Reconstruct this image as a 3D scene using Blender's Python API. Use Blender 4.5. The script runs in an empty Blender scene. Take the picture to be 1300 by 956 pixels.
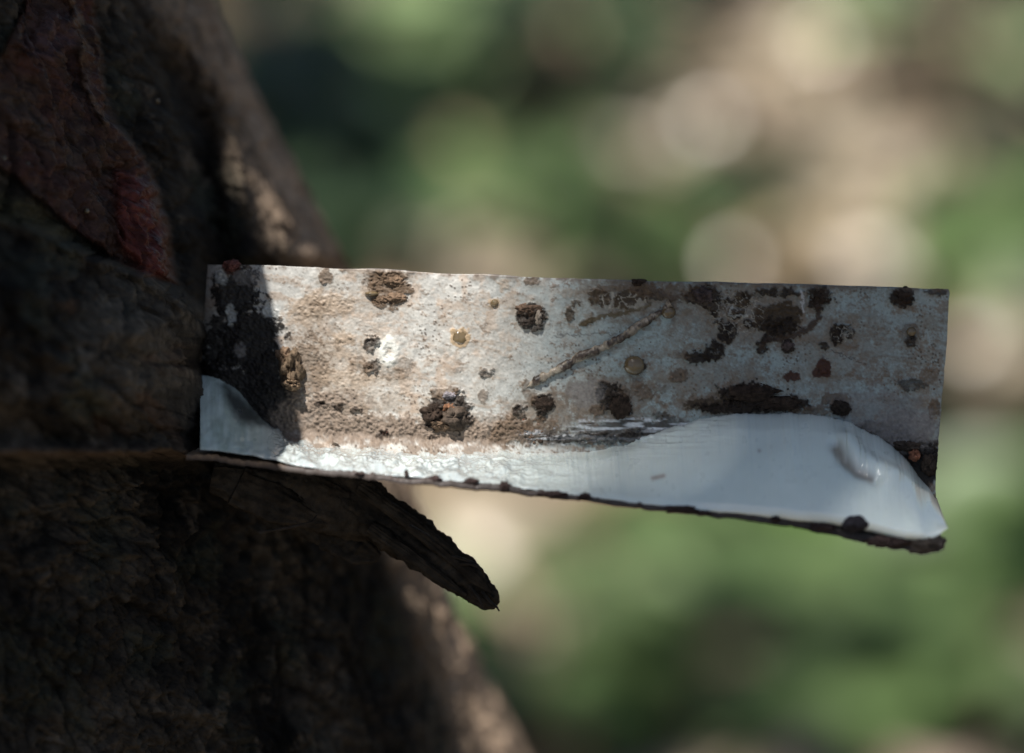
import bpy, math, random
import numpy as np
from mathutils import Vector

# ------------------------------------------------------------------ camera, sky, sun, exposure
scene = bpy.context.scene
COL = scene.collection
MM = 0.001
H0 = 0.75                      # height of the spout above the ground (m)
DIST = 450.0                   # camera to spout (mm)
PITCH = math.radians(18.0)
CP, SP = math.cos(PITCH), math.sin(PITCH)
FV = np.array([0.0, CP, -SP]); UV = np.array([0.0, SP, CP]); RV = np.array([1.0, 0.0, 0.0])
FOCUS = np.array([0.0, 0.0, H0 / MM])
CAMP = FOCUS - FV * DIST

cam_d = bpy.data.cameras.new('camera'); cam = bpy.data.objects.new('camera', cam_d); COL.objects.link(cam)
cam.location = Vector(CAMP * MM)
cam.rotation_euler = (math.radians(90) - PITCH, 0, 0)
cam_d.sensor_width = 36; cam_d.lens = 36 * DIST / 130.0
cam_d.clip_start = 0.02; cam_d.clip_end = 500
cam_d.dof.use_dof = True; cam_d.dof.focus_distance = (DIST + 1.0) * MM; cam_d.dof.aperture_fstop = 8.6
scene.camera = cam

SUN = np.array([0.30, 0.40, -1.0]); SUN /= np.linalg.norm(SUN)      # direction the light travels
sun_d = bpy.data.lights.new('sun', 'SUN'); sun = bpy.data.objects.new('sun', sun_d); COL.objects.link(sun)
sun_d.energy = 5.0; sun_d.angle = math.radians(0.53); sun_d.color = (1.0, 0.965, 0.92)
sun.rotation_euler = Vector(SUN).to_track_quat('-Z', 'Y').to_euler()
sun.location = (-2, -3, 6)

world = bpy.data.worlds.new('World'); scene.world = world; world.use_nodes = True
wn = world.node_tree; bg = wn.nodes['Background']
sky = wn.nodes.new('ShaderNodeTexSky'); sky.sky_type = 'NISHITA'; sky.sun_disc = False
sky.sun_elevation = math.asin(-SUN[2]); sky.sun_rotation = math.atan2(-SUN[0], -SUN[1])
wn.links.new(sky.outputs[0], bg.inputs[0]); bg.inputs[1].default_value = 0.05

scene.view_settings.view_transform = 'Standard'; scene.view_settings.look = 'None'
scene.view_settings.exposure = 0.62; scene.view_settings.gamma = 1.0
scene.view_settings.use_curve_mapping = False

# ------------------------------------------------------------------ helpers
RNG = np.random.default_rng(7)
def at(px, py, d):
    """photo pixel + millimetres behind the focal plane -> millimetre position"""
    px = np.asarray(px, float); py = np.asarray(py, float); d = np.asarray(d, float)
    s = (DIST + d) / DIST * 0.1
    return (CAMP + (DIST + d)[..., None] * FV + ((px - 650) * s)[..., None] * RV - ((py - 478) * s)[..., None] * UV)
def to_px(p):
    q = p - CAMP; z = q @ FV
    return 650 + (q @ RV) / z * DIST * 10, 478 - (q @ UV) / z * DIST * 10, z - DIST
def ground_at(px, py, z=0.0):
    r = FV * DIST + (px - 650) * 0.1 * RV - (py - 478) * 0.1 * UV
    t = (z - CAMP[2]) / r[2]
    return CAMP + r * t

def _hash(i, j, k, seed):
    h = (i * 374761393 + j * 668265263 + k * 2147483647 * 0 + k * 1274126177 + seed * 974634777) & 0xFFFFFFFF
    h = ((h ^ (h >> 13)) * 1103515245) & 0xFFFFFFFF
    h = ((h ^ (h >> 16)) * 2246822519) & 0xFFFFFFFF
    return ((h ^ (h >> 15)) & 0xFFFFFF).astype(np.float64) / 0xFFFFFF
def vnoise(p, seed=0):
    """value noise in -1..1 on an (...,3) array"""
    f = np.floor(p); i = f.astype(np.int64); t = p - f; t = t * t * t * (t * (t * 6 - 15) + 10)
    out = 0
    for a in (0, 1):
        for b in (0, 1):
            for c in (0, 1):
                w = (t[..., 0] if a else 1 - t[..., 0]) * (t[..., 1] if b else 1 - t[..., 1]) * (t[..., 2] if c else 1 - t[..., 2])
                out = out + w * _hash(i[..., 0] + a, i[..., 1] + b, i[..., 2] + c, seed)
    return out * 2 - 1
def fbm(p, octv=4, seed=0, gain=0.5):
    out = 0; a = 1.0; tot = 0
    for o in range(octv):
        out = out + a * vnoise(p * (2.03 ** o) + 17.3 * o, seed + o * 13); tot += a; a *= gain
    return out / tot
def ridged(p, octv=4, seed=0):
    out = 0; a = 1.0; tot = 0
    for o in range(octv):
        out = out + a * (1 - 2 * np.abs(vnoise(p * (2.1 ** o) + 9.1 * o, seed + o * 7))); tot += a; a *= 0.5
    return out / tot
def cells(p, seed=0):
    """2-D worley: F1, F2-F1 and a random id, on an (...,2) array"""
    f = np.floor(p).astype(np.int64); f1 = np.full(p.shape[:-1], 9.0); f2 = f1.copy(); cid = np.zeros(p.shape[:-1])
    z = np.zeros_like(f[..., 0])
    for a in (-1, 0, 1):
        for b in (-1, 0, 1):
            i = f[..., 0] + a; j = f[..., 1] + b
            cx = i + _hash(i, j, z, seed); cy = j + _hash(i, j, z + 1, seed)
            dd = np.hypot(p[..., 0] - cx, p[..., 1] - cy)
            new = dd < f1
            f2 = np.where(new, f1, np.minimum(f2, dd)); f1 = np.where(new, dd, f1)
            cid = np.where(new, _hash(i, j, z + 2, seed), cid)
    return f1, f2 - f1, cid
def sstep(a, b, x):
    t = np.clip((x - a) / (b - a), 0, 1); return t * t * (3 - 2 * t)
def lut(x, pts):
    xs, ys = zip(*pts); return np.interp(x, xs, ys)
def slut(x, pts, w=14):
    """smoothed look-up"""
    return sum(lut(x + o, pts) for o in np.linspace(-w, w, 7)) / 7
def poly_sd(px, py, poly):
    """signed distance (px) to a polygon, negative inside"""
    P = np.array(poly, float); n = len(P); d = np.full(px.shape, 1e9); ins = np.zeros(px.shape, bool)
    for i in range(n):
        a = P[i]; b = P[(i + 1) % n]; e = b - a
        wx = px - a[0]; wy = py - a[1]
        t = np.clip((wx * e[0] + wy * e[1]) / (e @ e), 0, 1)
        d = np.minimum(d, np.hypot(wx - t * e[0], wy - t * e[1]))
        c = ((a[1] > py) != (b[1] > py)) & (px < (b[0] - a[0]) * (py - a[1]) / (b[1] - a[1] + 1e-12) + a[0])
        ins ^= c
    return np.where(ins, -d, d)
def seg_d(px, py, pts):
    P = np.array(pts, float); d = np.full(px.shape, 1e9)
    for a, b in zip(P[:-1], P[1:]):
        e = b - a; t = np.clip(((px - a[0]) * e[0] + (py - a[1]) * e[1]) / (e @ e), 0, 1)
        d = np.minimum(d, np.hypot(px - a[0] - t * e[0], py - a[1] - t * e[1]))
    return d

def link(name, me, parent=None):
    o = bpy.data.objects.new(name, me); COL.objects.link(o)
    if parent is not None: o.parent = parent
    return o
def mesh(name, verts, faces, mat, parent=None, origin=None, smooth=True, attrs=None, unit=MM):
    """verts in mm; faces is an (n,4) / (n,3) array or a list"""
    v = np.asarray(verts, np.float64) * unit
    if origin is not None: v = v - np.asarray(origin) * unit
    me = bpy.data.meshes.new(name)
    if isinstance(faces, np.ndarray):
        n, k = faces.shape
        me.vertices.add(len(v)); me.vertices.foreach_set('co', v.astype(np.float32).ravel())
        me.loops.add(n * k); me.loops.foreach_set('vertex_index', faces.astype(np.int32).ravel())
        me.polygons.add(n); me.polygons.foreach_set('loop_start', np.arange(0, n * k, k, dtype=np.int32))
        me.update(calc_edges=True); me.validate()
    else:
        me.from_pydata(v.tolist(), [], [list(map(int, f)) for f in faces]); me.update()
    me.polygons.foreach_set('use_smooth', np.full(len(me.polygons), smooth))
    for an, av in (attrs or {}).items():
        av = np.asarray(av, np.float32)
        if av.ndim == 1:
            me.attributes.new(an, 'FLOAT', 'POINT').data.foreach_set('value', av)
        else:
            c = np.ones((len(av), 4), np.float32); c[:, :3] = av
            me.attributes.new(an, 'FLOAT_COLOR', 'POINT').data.foreach_set('color', c.ravel())
    me.materials.append(mat)
    o = link(name, me, parent)
    if origin is not None and parent is None: o.location = Vector(np.asarray(origin) * unit)
    return o
def grid_faces(nr, nc, off=0):
    i = np.arange(nr * nc).reshape(nr, nc) + off
    return np.stack([i[:-1, :-1], i[1:, :-1], i[1:, 1:], i[:-1, 1:]], -1).reshape(-1, 4)
def grid_normals(G):
    du = np.gradient(G, axis=1); dv = np.gradient(G, axis=0)
    n = np.cross(dv, du); n /= np.linalg.norm(n, axis=-1, keepdims=True) + 1e-12
    return n
def thing(name, label, cat, loc, group=None):
    o = bpy.data.objects.new(name, None); COL.objects.link(o); o.location = Vector(np.asarray(loc) * MM)
    o.empty_display_size = 0.02
    o['label'] = label; o['category'] = cat
    if group: o['group'] = group
    return o
def under(root, ob):
    """keep world position while parenting (roots only translate)"""
    ob.parent = root; ob.location = ob.location - root.location
    return ob

# ------------------------------------------------------------------ materials
def new_mat(name):
    m = bpy.data.materials.new(name); m.use_nodes = True
    return m, m.node_tree.nodes, m.node_tree.links, m.node_tree.nodes['Principled BSDF']
def attr_mat(name, rough=0.6, noise_scale=900.0, noise_amt=0.25, bump=0.3, bump_scale=2500.0, rough_attr=False, spec=0.5, coat=0.0,
             bump_dist=0.0002):
    m, N, L, B = new_mat(name)
    a = N.new('ShaderNodeAttribute'); a.attribute_name = 'paint'
    tc = N.new('ShaderNodeTexCoord')
    n1 = N.new('ShaderNodeTexNoise'); n1.inputs['Scale'].default_value = noise_scale; n1.inputs['Detail'].default_value = 5
    L.new(tc.outputs['Object'], n1.inputs['Vector'])
    mr = N.new('ShaderNodeMapRange'); mr.inputs[1].default_value = 0.3; mr.inputs[2].default_value = 0.7
    mr.inputs[3].default_value = 1 - noise_amt; mr.inputs[4].default_value = 1 + noise_amt
    L.new(n1.outputs['Fac'], mr.inputs[0])
    mx = N.new('ShaderNodeVectorMath'); mx.operation = 'SCALE'
    L.new(a.outputs['Color'], mx.inputs[0]); L.new(mr.outputs[0], mx.inputs['Scale'])
    L.new(mx.outputs[0], B.inputs['Base Color'])
    n2 = N.new('ShaderNodeTexNoise'); n2.inputs['Scale'].default_value = bump_scale; n2.inputs['Detail'].default_value = 4
    L.new(tc.outputs['Object'], n2.inputs['Vector'])
    bp = N.new('ShaderNodeBump'); bp.inputs['Strength'].default_value = bump; bp.inputs['Distance'].default_value = bump_dist
    L.new(n2.outputs['Fac'], bp.inputs['Height']); L.new(bp.outputs[0], B.inputs['Normal'])
    if rough_attr:
        r = N.new('ShaderNodeAttribute'); r.attribute_name = 'gloss'
        L.new(r.outputs['Fac'], B.inputs['Roughness'])
    else:
        B.inputs['Roughness'].default_value = rough
    B.inputs['Specular IOR Level'].default_value = spec
    B.inputs['Coat Weight'].default_value = coat
    return m
M_WALL = attr_mat('painted_metal', noise_scale=2600, noise_amt=0.14, bump=0.35, bump_scale=4200, rough_attr=True, bump_dist=0.00008, spec=0.22)
M_BARK = attr_mat('bark', rough=0.8, noise_scale=700, noise_amt=0.45, bump=0.7, bump_scale=1800, rough_attr=True, spec=0.12, bump_dist=0.0004)
M_DIRT = attr_mat('dirt', rough=0.75, noise_scale=1800, noise_amt=0.5, bump=0.8, bump_scale=3200, spec=0.15, bump_dist=0.0002)
M_STRAND = attr_mat('dried_latex', rough=0.42, noise_scale=1500, noise_amt=0.35, bump=0.6, bump_scale=2600, bump_dist=0.0002)
def latex_mat():
    m = attr_mat('latex', rough=0.26, noise_scale=300, noise_amt=0.03, bump=0.12, bump_scale=900, rough_attr=True, bump_dist=0.0002)
    B = m.node_tree.nodes['Principled BSDF']
    B.inputs['Subsurface Weight'].default_value = 0.25
    B.inputs['Subsurface Radius'].default_value = (1.0, 0.9, 0.75)
    B.inputs['Subsurface Scale'].default_value = 0.0015
    B.inputs['Coat Weight'].default_value = 1.0; B.inputs['Coat Roughness'].default_value = 0.16
    return m
M_LATEX = latex_mat()
def bead_mat():
    m, N, L, B = new_mat('resin')
    n = N.new('ShaderNodeTexNoise'); n.inputs['Scale'].default_value = 900
    tc = N.new('ShaderNodeTexCoord'); L.new(tc.outputs['Object'], n.inputs['Vector'])
    r = N.new('ShaderNodeValToRGB'); r.color_ramp.elements[0].color = (0.07, 0.045, 0.02, 1); r.color_ramp.elements[1].color = (0.26, 0.19, 0.10, 1)
    L.new(n.outputs['Fac'], r.inputs[0]); L.new(r.outputs[0], B.inputs['Base Color'])
    B.inputs['Roughness'].default_value = 0.15; B.inputs['Coat Weight'].default_value = 0.6
    B.inputs['Transmission Weight'].default_value = 0.25
    return m
M_BEAD = bead_mat()
def leaf_mat(name, rough, trans, bump=0.2):
    m, N, L, B = new_mat(name)
    a = N.new('ShaderNodeAttribute'); a.attribute_name = 'paint'
    tc = N.new('ShaderNodeTexCoord'); n = N.new('ShaderNodeTexNoise'); n.inputs['Scale'].default_value = 45; n.inputs['Detail'].default_value = 3
    L.new(tc.outputs['Object'], n.inputs['Vector'])
    mr = N.new('ShaderNodeMapRange'); mr.inputs[1].default_value = 0.3; mr.inputs[2].default_value = 0.7; mr.inputs[3].default_value = 0.75; mr.inputs[4].default_value = 1.25
    L.new(n.outputs['Fac'], mr.inputs[0])
    mx = N.new('ShaderNodeVectorMath'); mx.operation = 'SCALE'; L.new(a.outputs['Color'], mx.inputs[0]); L.new(mr.outputs[0], mx.inputs['Scale'])
    L.new(mx.outputs[0], B.inputs['Base Color'])
    B.inputs['Roughness'].default_value = rough
    if trans > 0:
        t = N.new('ShaderNodeBsdfTranslucent'); L.new(mx.outputs[0], t.inputs['Color'])
        ms = N.new('ShaderNodeMixShader'); ms.inputs[0].default_value = trans
        out = N['Material Output']
        L.new(B.outputs[0], ms.inputs[1]); L.new(t.outputs[0], ms.inputs[2]); L.new(ms.outputs[0], out.inputs['Surface'])
    return m
M_LEAF = leaf_mat('green_leaf', 0.4, 0.3)
M_LITTER = leaf_mat('dry_leaf', 0.42, 0.12)
def ground_mat():
    m, N, L, B = new_mat('forest_soil')
    tc = N.new('ShaderNodeTexCoord')
    n = N.new('ShaderNodeTexNoise'); n.inputs['Scale'].default_value = 9; n.inputs['Detail'].default_value = 8
    L.new(tc.outputs['Object'], n.inputs['Vector'])
    r = N.new('ShaderNodeValToRGB'); r.color_ramp.elements[0].position = 0.35; r.color_ramp.elements[0].color = (0.045, 0.035, 0.022, 1)
    r.color_ramp.elements[1].position = 0.7; r.color_ramp.elements[1].color = (0.16, 0.12, 0.075, 1)
    L.new(n.outputs['Fac'], r.inputs[0]); L.new(r.outputs[0], B.inputs['Base Color'])
    bp = N.new('ShaderNodeBump'); bp.inputs['Distance'].default_value = 0.02; L.new(n.outputs['Fac'], bp.inputs['Height']); L.new(bp.outputs[0], B.inputs['Normal'])
    B.inputs['Roughness'].default_value = 0.9
    return m
M_GROUND = ground_mat()

# ------------------------------------------------------------------ ground (one sheet to the horizon)
def build_ground():
    ring = np.concatenate([[0], np.geomspace(0.4, 250, 60)]); n = 72
    a = np.linspace(0, 2 * math.pi, n, endpoint=False)
    x = np.outer(ring, np.cos(a)); y = np.outer(ring, np.sin(a)) + 2.5
    p = np.stack([x, y, np.zeros_like(x)], -1)
    z = 0.02 * fbm(p * 1.7, 3, 5) * np.clip(ring, 0, 3)[:, None] / 3
    p[..., 2] = z - 0.02
    i = np.arange(len(ring) * n).reshape(len(ring), n); j = np.roll(i, -1, 1)
    F = np.stack([i[:-1], i[1:], j[1:], j[:-1]], -1).reshape(-1, 4)
    o = mesh('ground', p.reshape(-1, 3), F, M_GROUND, unit=1.0)
    o['kind'] = 'structure'; o['label'] = 'brown forest floor under dry leaves, far out of focus'
build_ground()

# ------------------------------------------------------------------ rubber tree: trunk
def axis_x(z):                 # z in mm above the spout level
    return -154.0 - 0.43 * np.clip(z, -260, 1400) - 0.12 * np.clip(z + 260, -600, 0) + 0.16 * np.clip(z + 8, -60, 0)
AXIS_Y, RAD = 65.0, 125.0
def trunk_rad(z):
    return RAD - 0.035 * np.clip(z, -800, 1500) * (1 + 0.0 * z) + 60 * np.clip((-z - 500) / 250, 0, 1) ** 2
BLOCK = [(-260, 250), (-60, 262), (18, 282), (70, 300), (128, 326), (160, 338), (196, 352), (232, 372), (258, 396), (269, 424), (254, 452), (258, 478), (268, 503), (256, 528), (264, 556),
         (284, 580), (200, 577), (-260, 566)]
RED = [(40, -70), (118, -70), (122, 30), (136, 110), (150, 160), (184, 205), (204, 240), (214, 290), (221, 356), (196, 352), (160, 338), (112, 305), (70, 270), (30, 235), (-20, 205), (-40, 120), (10, 60), (30, 20)]
REDLOW = [(146, 218), (176, 222), (196, 246), (208, 300), (217, 356), (188, 350), (160, 320), (150, 270)]
YEL = [(-80, 232), (0, 246), (50, 262), (84, 290), (86, 306), (40, 292), (-80, 262)]
PINKISH = [(34, 62), (60, 20), (96, 22), (100, 62), (72, 82), (44, 76)]
def build_trunk():
    th = np.radians(np.concatenate([np.linspace(-245, 20, 70)[:-1], np.linspace(20, 30, 20)[:-1], np.linspace(30, 103, 640), np.linspace(103, 115, 20)[1:-1]]))
    zz = np.concatenate([np.linspace(-H0 / MM - 25, -110, 60)[:-1], np.linspace(-110, -82, 24)[:-1], np.linspace(-82, 72, 600), np.linspace(72, 100, 24)[1:], np.linspace(100, 1500, 50)[1:]])
    TH, Z = np.meshgrid(th, zz)
    n = np.stack([np.sin(TH), -np.cos(TH), np.zeros_like(TH)], -1)
    R = trunk_rad(Z)
    base = np.stack([axis_x(Z) + R * np.sin(TH), AXIS_Y - R * np.cos(TH), Z + FOCUS[2]], -1)
    # --- bark relief, radial, in mm
    q = np.stack([TH * 125, Z, TH * 0], -1)
    warp = fbm(q / 22.0, 3, 3)[..., None] * 5
    qs = (q + warp) * np.array([1 / 7.0, 1 / 12.0, 1])
    rid = ridged(qs, 4, 21)
    f1, f21, cid = cells(np.stack([(q[..., 0] + 2.2 * warp[..., 0]) / 5.5, (q[..., 1] + warp[..., 0] * 2.6) / 8.5], -1), 4)
    g1, g21, gid = cells(np.stack([(q[..., 0] + warp[..., 0]) / 1.7, (q[..., 1] + warp[..., 0] * 1.5) / 1.9], -1), 14)
    fine = fbm(q / 2.2, 5, 44, 0.68)
    mid = fbm((q + warp) / np.array([8.0, 11.0, 1]), 4, 51, 0.6)
    rel = 2.4 * mid + 1.2 * rid + 1.3 * fine + (cid - 0.5) * 1.3 + 0.5 * (gid - 0.5) - 0.5 * (1 - sstep(0, 0.25, g21)) - 0.7 * (1 - sstep(0.0, 0.22, f21)) * sstep(-0.2, 0.3, fbm(q / 15, 2, 77))
    facing = sstep(0.35, 0.75, np.cos(TH - 0.5))
    rel = rel * (0.55 + 0.45 * sstep(-0.2, 0.8, np.cos(TH)))
    far = sstep(80, 130, np.abs(Z)); rel = rel + far * 5 * fbm(q / 60, 3, 8)
    P = base + n * rel[..., None]
    # --- features (masks in the plane of the photograph, moved along the depth axis)
    px, py, d = to_px(P)
    wx = px + 7 * fbm(q / 4.0, 3, 61); wy = py + 7 * fbm(q / 4.0 + 5, 3, 62)
    front = (np.cos(TH) > -0.15) & (np.abs(Z) < 110)
    fade = np.where(front, 1.0, 0.0) * (1 - sstep(76, 104, np.abs(Z)))
    wob = 6 * fbm(q / 9.0, 3, 66); sb = poly_sd(wx + wob, wy + wob, BLOCK)
    block = (0.50 * sstep(5, -7, sb) + 0.50 * sstep(2, -85, sb)) * fade
    slot = sstep(238, 262, px) * sstep(320, 345, py) * (1 - sstep(588, 612, py)) * (1 - sstep(500, 560, px)) * fade
    red = sstep(4, -4, poly_sd(wx, wy, RED)) * fade
    redlow = sstep(9, -9, poly_sd(wx, wy, REDLOW)) * fade
    yel = sstep(10, -6, poly_sd(wx, wy, YEL)) * fade
    pink = sstep(10, -8, poly_sd(wx, wy, PINKISH)) * fade
    groove = np.exp(-(seg_d(wx, wy, [(222, 90), (246, 140), (252, 220), (272, 320)]) / 26) ** 2) * fade
    rimline = np.exp(-(seg_d(wx, wy, [(84, -20), (108, 60), (118, 120), (134, 158)]) / 5) ** 2) * fade
    ledge = np.exp(-((py - 574 - 0.01 * (px - 150)) / 7) ** 2) * (1 - sstep(255, 285, px)) * sstep(-40, 70, px) * fade
    below = sstep(582, 600, py) * (1 - sstep(300, 420, px)) * fade
    dep = -17.0 * block - 2.2 * block * fbm(q / 6.0, 4, 141, 0.6) - 1.6 * block * ridged(q / np.array([5.0, 4.0, 1]), 3, 142) + 6.0 * slot - 2.6 * red - 1.8 * redlow - 1.5 * red * fbm(q / np.array([7.0, 16.0, 1]), 3, 151) + 7.0 * groove - 1.2 * rimline - 4.0 * ledge + 5.0 * below - 1.5 * pink - 1 * yel
    # curling edge of the bark block
    dep = dep - 2.0 * np.exp(-((sb + 8) / 7.0) ** 2) * fade
    P = P + dep[..., None] * FV
    # --- colours
    tone = 0.5 + 0.5 * fbm(q / 14, 4, 71)
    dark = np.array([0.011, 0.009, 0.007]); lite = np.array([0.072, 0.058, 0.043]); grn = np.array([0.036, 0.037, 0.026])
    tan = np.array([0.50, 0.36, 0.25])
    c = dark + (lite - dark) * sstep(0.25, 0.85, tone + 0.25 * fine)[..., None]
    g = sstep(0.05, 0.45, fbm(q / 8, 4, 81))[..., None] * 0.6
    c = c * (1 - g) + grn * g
    ora = (sstep(0.25, 0.5, fbm(q / 5, 3, 91)) * 0.5 * block)[..., None]
    c = c * (1 - ora) + np.array([0.06, 0.032, 0.018]) * ora
    fl = (sstep(0.30, 0.55, fbm(q / 3.0, 4, 131, 0.6) + 0.3 * mid) * 0.55)[..., None]
    c = c * (1 - fl) + np.array([0.11, 0.088, 0.066]) * fl
    c = c * (1 + 0.9 * block[..., None])                 # outer bark block lightened in colour, standing in for light on the bulge
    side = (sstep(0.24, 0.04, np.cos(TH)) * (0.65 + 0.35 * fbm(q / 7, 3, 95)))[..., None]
    c = c * (1 - side) + tan * side  # tan bark on the right flank, made paler to stand for sunlight
    def over(c, m, col): return c * (1 - m[..., None]) + np.array(col) * m[..., None]
    tn = (0.7 + 0.5 * fbm(q / 3, 3, 101))
    c = over(c, red * 0.85 * np.clip(tn, 0, 1), (0.072, 0.026, 0.018))
    c = over(c, redlow * 0.95, (0.105, 0.026, 0.019))
    c = over(c, pink * 0.7, (0.085, 0.048, 0.048))
    c = over(c, yel * 0.8, (0.085, 0.070, 0.037))
    c = over(c, rimline * 0.6, (0.13, 0.08, 0.05))
    c = over(c, ledge * 0.7, (0.15, 0.105, 0.075))
    crack = (1 - sstep(0.0, 0.12, f21)) * 0.5
    c = c * (1 - crack[..., None])                       # darker along the bark cracks
    gloss = np.clip(0.78 - 0.38 * red - 0.2 * redlow - 0.15 * sstep(0.2, 0.6, mid) + 0.15 * fine, 0.3, 1)
    root = thing('rubber_tree', 'leaning dark rubber tree trunk with cracked bark and reddish exposed wood, spout driven into it', 'tree',
                 (axis_x(-750.0), AXIS_Y, 0))
    nr, nc = TH.shape
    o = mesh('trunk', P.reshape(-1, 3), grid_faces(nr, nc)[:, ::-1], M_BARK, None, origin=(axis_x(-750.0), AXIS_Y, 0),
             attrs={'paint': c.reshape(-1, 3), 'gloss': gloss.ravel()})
    under(root, o)
    return root
TREE = build_trunk()

def blob(c, r, seed, amp=0.3, nu=28, nv=18, squash=None):
    """lumpy closed lump around c (mm); r = radii along right / up / towards the camera"""
    u = np.linspace(0, 2 * math.pi, nu, endpoint=False); v = np.linspace(0.0, math.pi, nv)
    U, V = np.meshgrid(u, v)
    s = np.stack([np.cos(U) * np.sin(V), np.sin(U) * np.sin(V), np.cos(V)], -1)
    k = 1 + amp * fbm(s * 2.1 + seed * 3.7, 4, seed, 0.65) + 0.35 * amp * ridged(s * 4 + seed, 2, seed + 5)
    s = s * k[..., None]
    P = np.asarray(c) + s[..., 0:1] * r[0] * RV + s[..., 1:2] * r[1] * UV - s[..., 2:3] * r[2] * FV
    i = np.arange(nu * nv).reshape(nv, nu); j = np.roll(i, -1, 1)
    F = np.stack([i[:-1], j[:-1], j[1:], i[1:]], -1).reshape(-1, 4)
    return P.reshape(-1, 3), F, s.reshape(-1, 3)
def strip(center, width, thick, seed, roll=0.0, nseg=150, nw=30, amp=1.0):
    """a ragged slab of bark along a path; center (k,3) mm, width (k,), thick (k,)"""
    k = len(center); t = np.linspace(0, k - 1, nseg)
    c = np.stack([np.interp(t, range(k), center[:, a]) for a in range(3)], -1)
    for _ in range(30): c[1:-1] = (c[:-2] + 2 * c[1:-1] + c[2:]) / 4
    w = np.interp(t, range(k), width); h = np.interp(t, range(k), thick)
    for _ in range(10): w[1:-1] = (w[:-2] + 2 * w[1:-1] + w[2:]) / 4
    tan = np.gradient(c, axis=0); tan /= np.linalg.norm(tan, axis=1, keepdims=True)
    side = np.cross(tan, FV); side /= np.linalg.norm(side, axis=1, keepdims=True)
    out = np.cross(side, tan)
    ang = np.linspace(0, 2 * math.pi, nw * 2, endpoint=False)
    ca, sa = np.cos(ang + roll), np.sin(ang + roll)
    e = lambda v, p: np.sign(v) * np.abs(v) ** p
    P = c[:, None] + side[:, None] * (w[:, None] * 0.5 * e(ca, 0.8))[..., None] + out[:, None] * (h[:, None] * 0.5 * e(sa, 0.7))[..., None]
    nrm = side[:, None] * ca[None, :, None] + out[:, None] * sa[None, :, None]
    q = np.stack([np.broadcast_to(t[:, None] * 3, P.shape[:2]), np.broadcast_to(ang[None] * 2, P.shape[:2]), P[..., 2] * 0.3], -1)
    L0 = np.concatenate([[0], np.cumsum(np.linalg.norm(np.diff(c, axis=0), axis=1))])[:, None] + 0 * ang[None]
    fq = np.stack([np.cos(ang)[None] * 2.6 + 0 * L0, np.sin(ang)[None] * 2.6 + 0 * L0, L0 / 6.0], -1)
    nz = amp * (0.55 * fbm(fq, 4, seed, 0.6) + 0.5 * ridged(fq * np.array([1.6, 1.6, 0.5]), 3, seed + 3) + 0.30 * fbm(P / 1.0, 4, seed + 9, 0.65))
    P = P + nrm * (nz * np.minimum(1, w / 4)[:, None])[..., None]
    i = np.arange(nseg * nw * 2).reshape(nseg, nw * 2); j = np.roll(i, -1, 1)
    F = np.stack([i[:-1], i[1:], j[1:], j[:-1]], -1).reshape(-1, 4)
    V = P.reshape(-1, 3)
    V = np.vstack([V, c[0], c[-1]]); a, b = len(V) - 2, len(V) - 1
    caps = [(i[0, m], j[0, m], a, a) for m in range(nw * 2)] + [(j[-1, m], i[-1, m], b, b) for m in range(nw * 2)]
    faces = [tuple(f) for f in F] + [f[:3] for f in caps]
    tone = 0.5 + 0.5 * fbm(V / 3, 4, seed + 20)
    col = np.array([0.012, 0.0095, 0.007]) + np.array([0.05, 0.04, 0.03]) * tone[:, None]
    return V, faces, col, np.full(len(V), 0.8)
def bark_piece(name, ctr, width, thick, seed, **kw):
    V, F, col, gl = strip(ctr, np.array(width, float), np.array(thick, float), seed, **kw)
    o = mesh(name, V, F, M_BARK, None, origin=V[0], attrs={'paint': col, 'gloss': gl}); under(TREE, o); return o
def tube(path, rad, ns=8):
    path = np.asarray(path, float); rad = np.broadcast_to(np.asarray(rad, float), (len(path),))
    tan = np.gradient(path, axis=0); tan /= np.linalg.norm(tan, axis=1, keepdims=True) + 1e-12
    ref = np.array([0.13, 0.31, 0.94]); ref = ref / np.linalg.norm(ref)
    s = np.cross(tan, ref); bad = np.linalg.norm(s, axis=1) < 0.2
    s[bad] = np.cross(tan[bad], np.array([1.0, 0, 0])); s /= np.linalg.norm(s, axis=1, keepdims=True)
    b = np.cross(s, tan); a = np.linspace(0, 2 * math.pi, ns, endpoint=False)
    P = path[:, None] + rad[:, None, None] * (s[:, None] * np.cos(a)[None, :, None] + b[:, None] * np.sin(a)[None, :, None])
    i = np.arange(len(path) * ns).reshape(-1, ns); j = np.roll(i, -1, 1)
    F = [tuple(f) for f in np.stack([i[:-1], i[1:], j[1:], j[:-1]], -1).reshape(-1, 4)]
    F += [tuple(i[0][::-1]), tuple(i[-1])]
    return P.reshape(-1, 3), F
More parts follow.
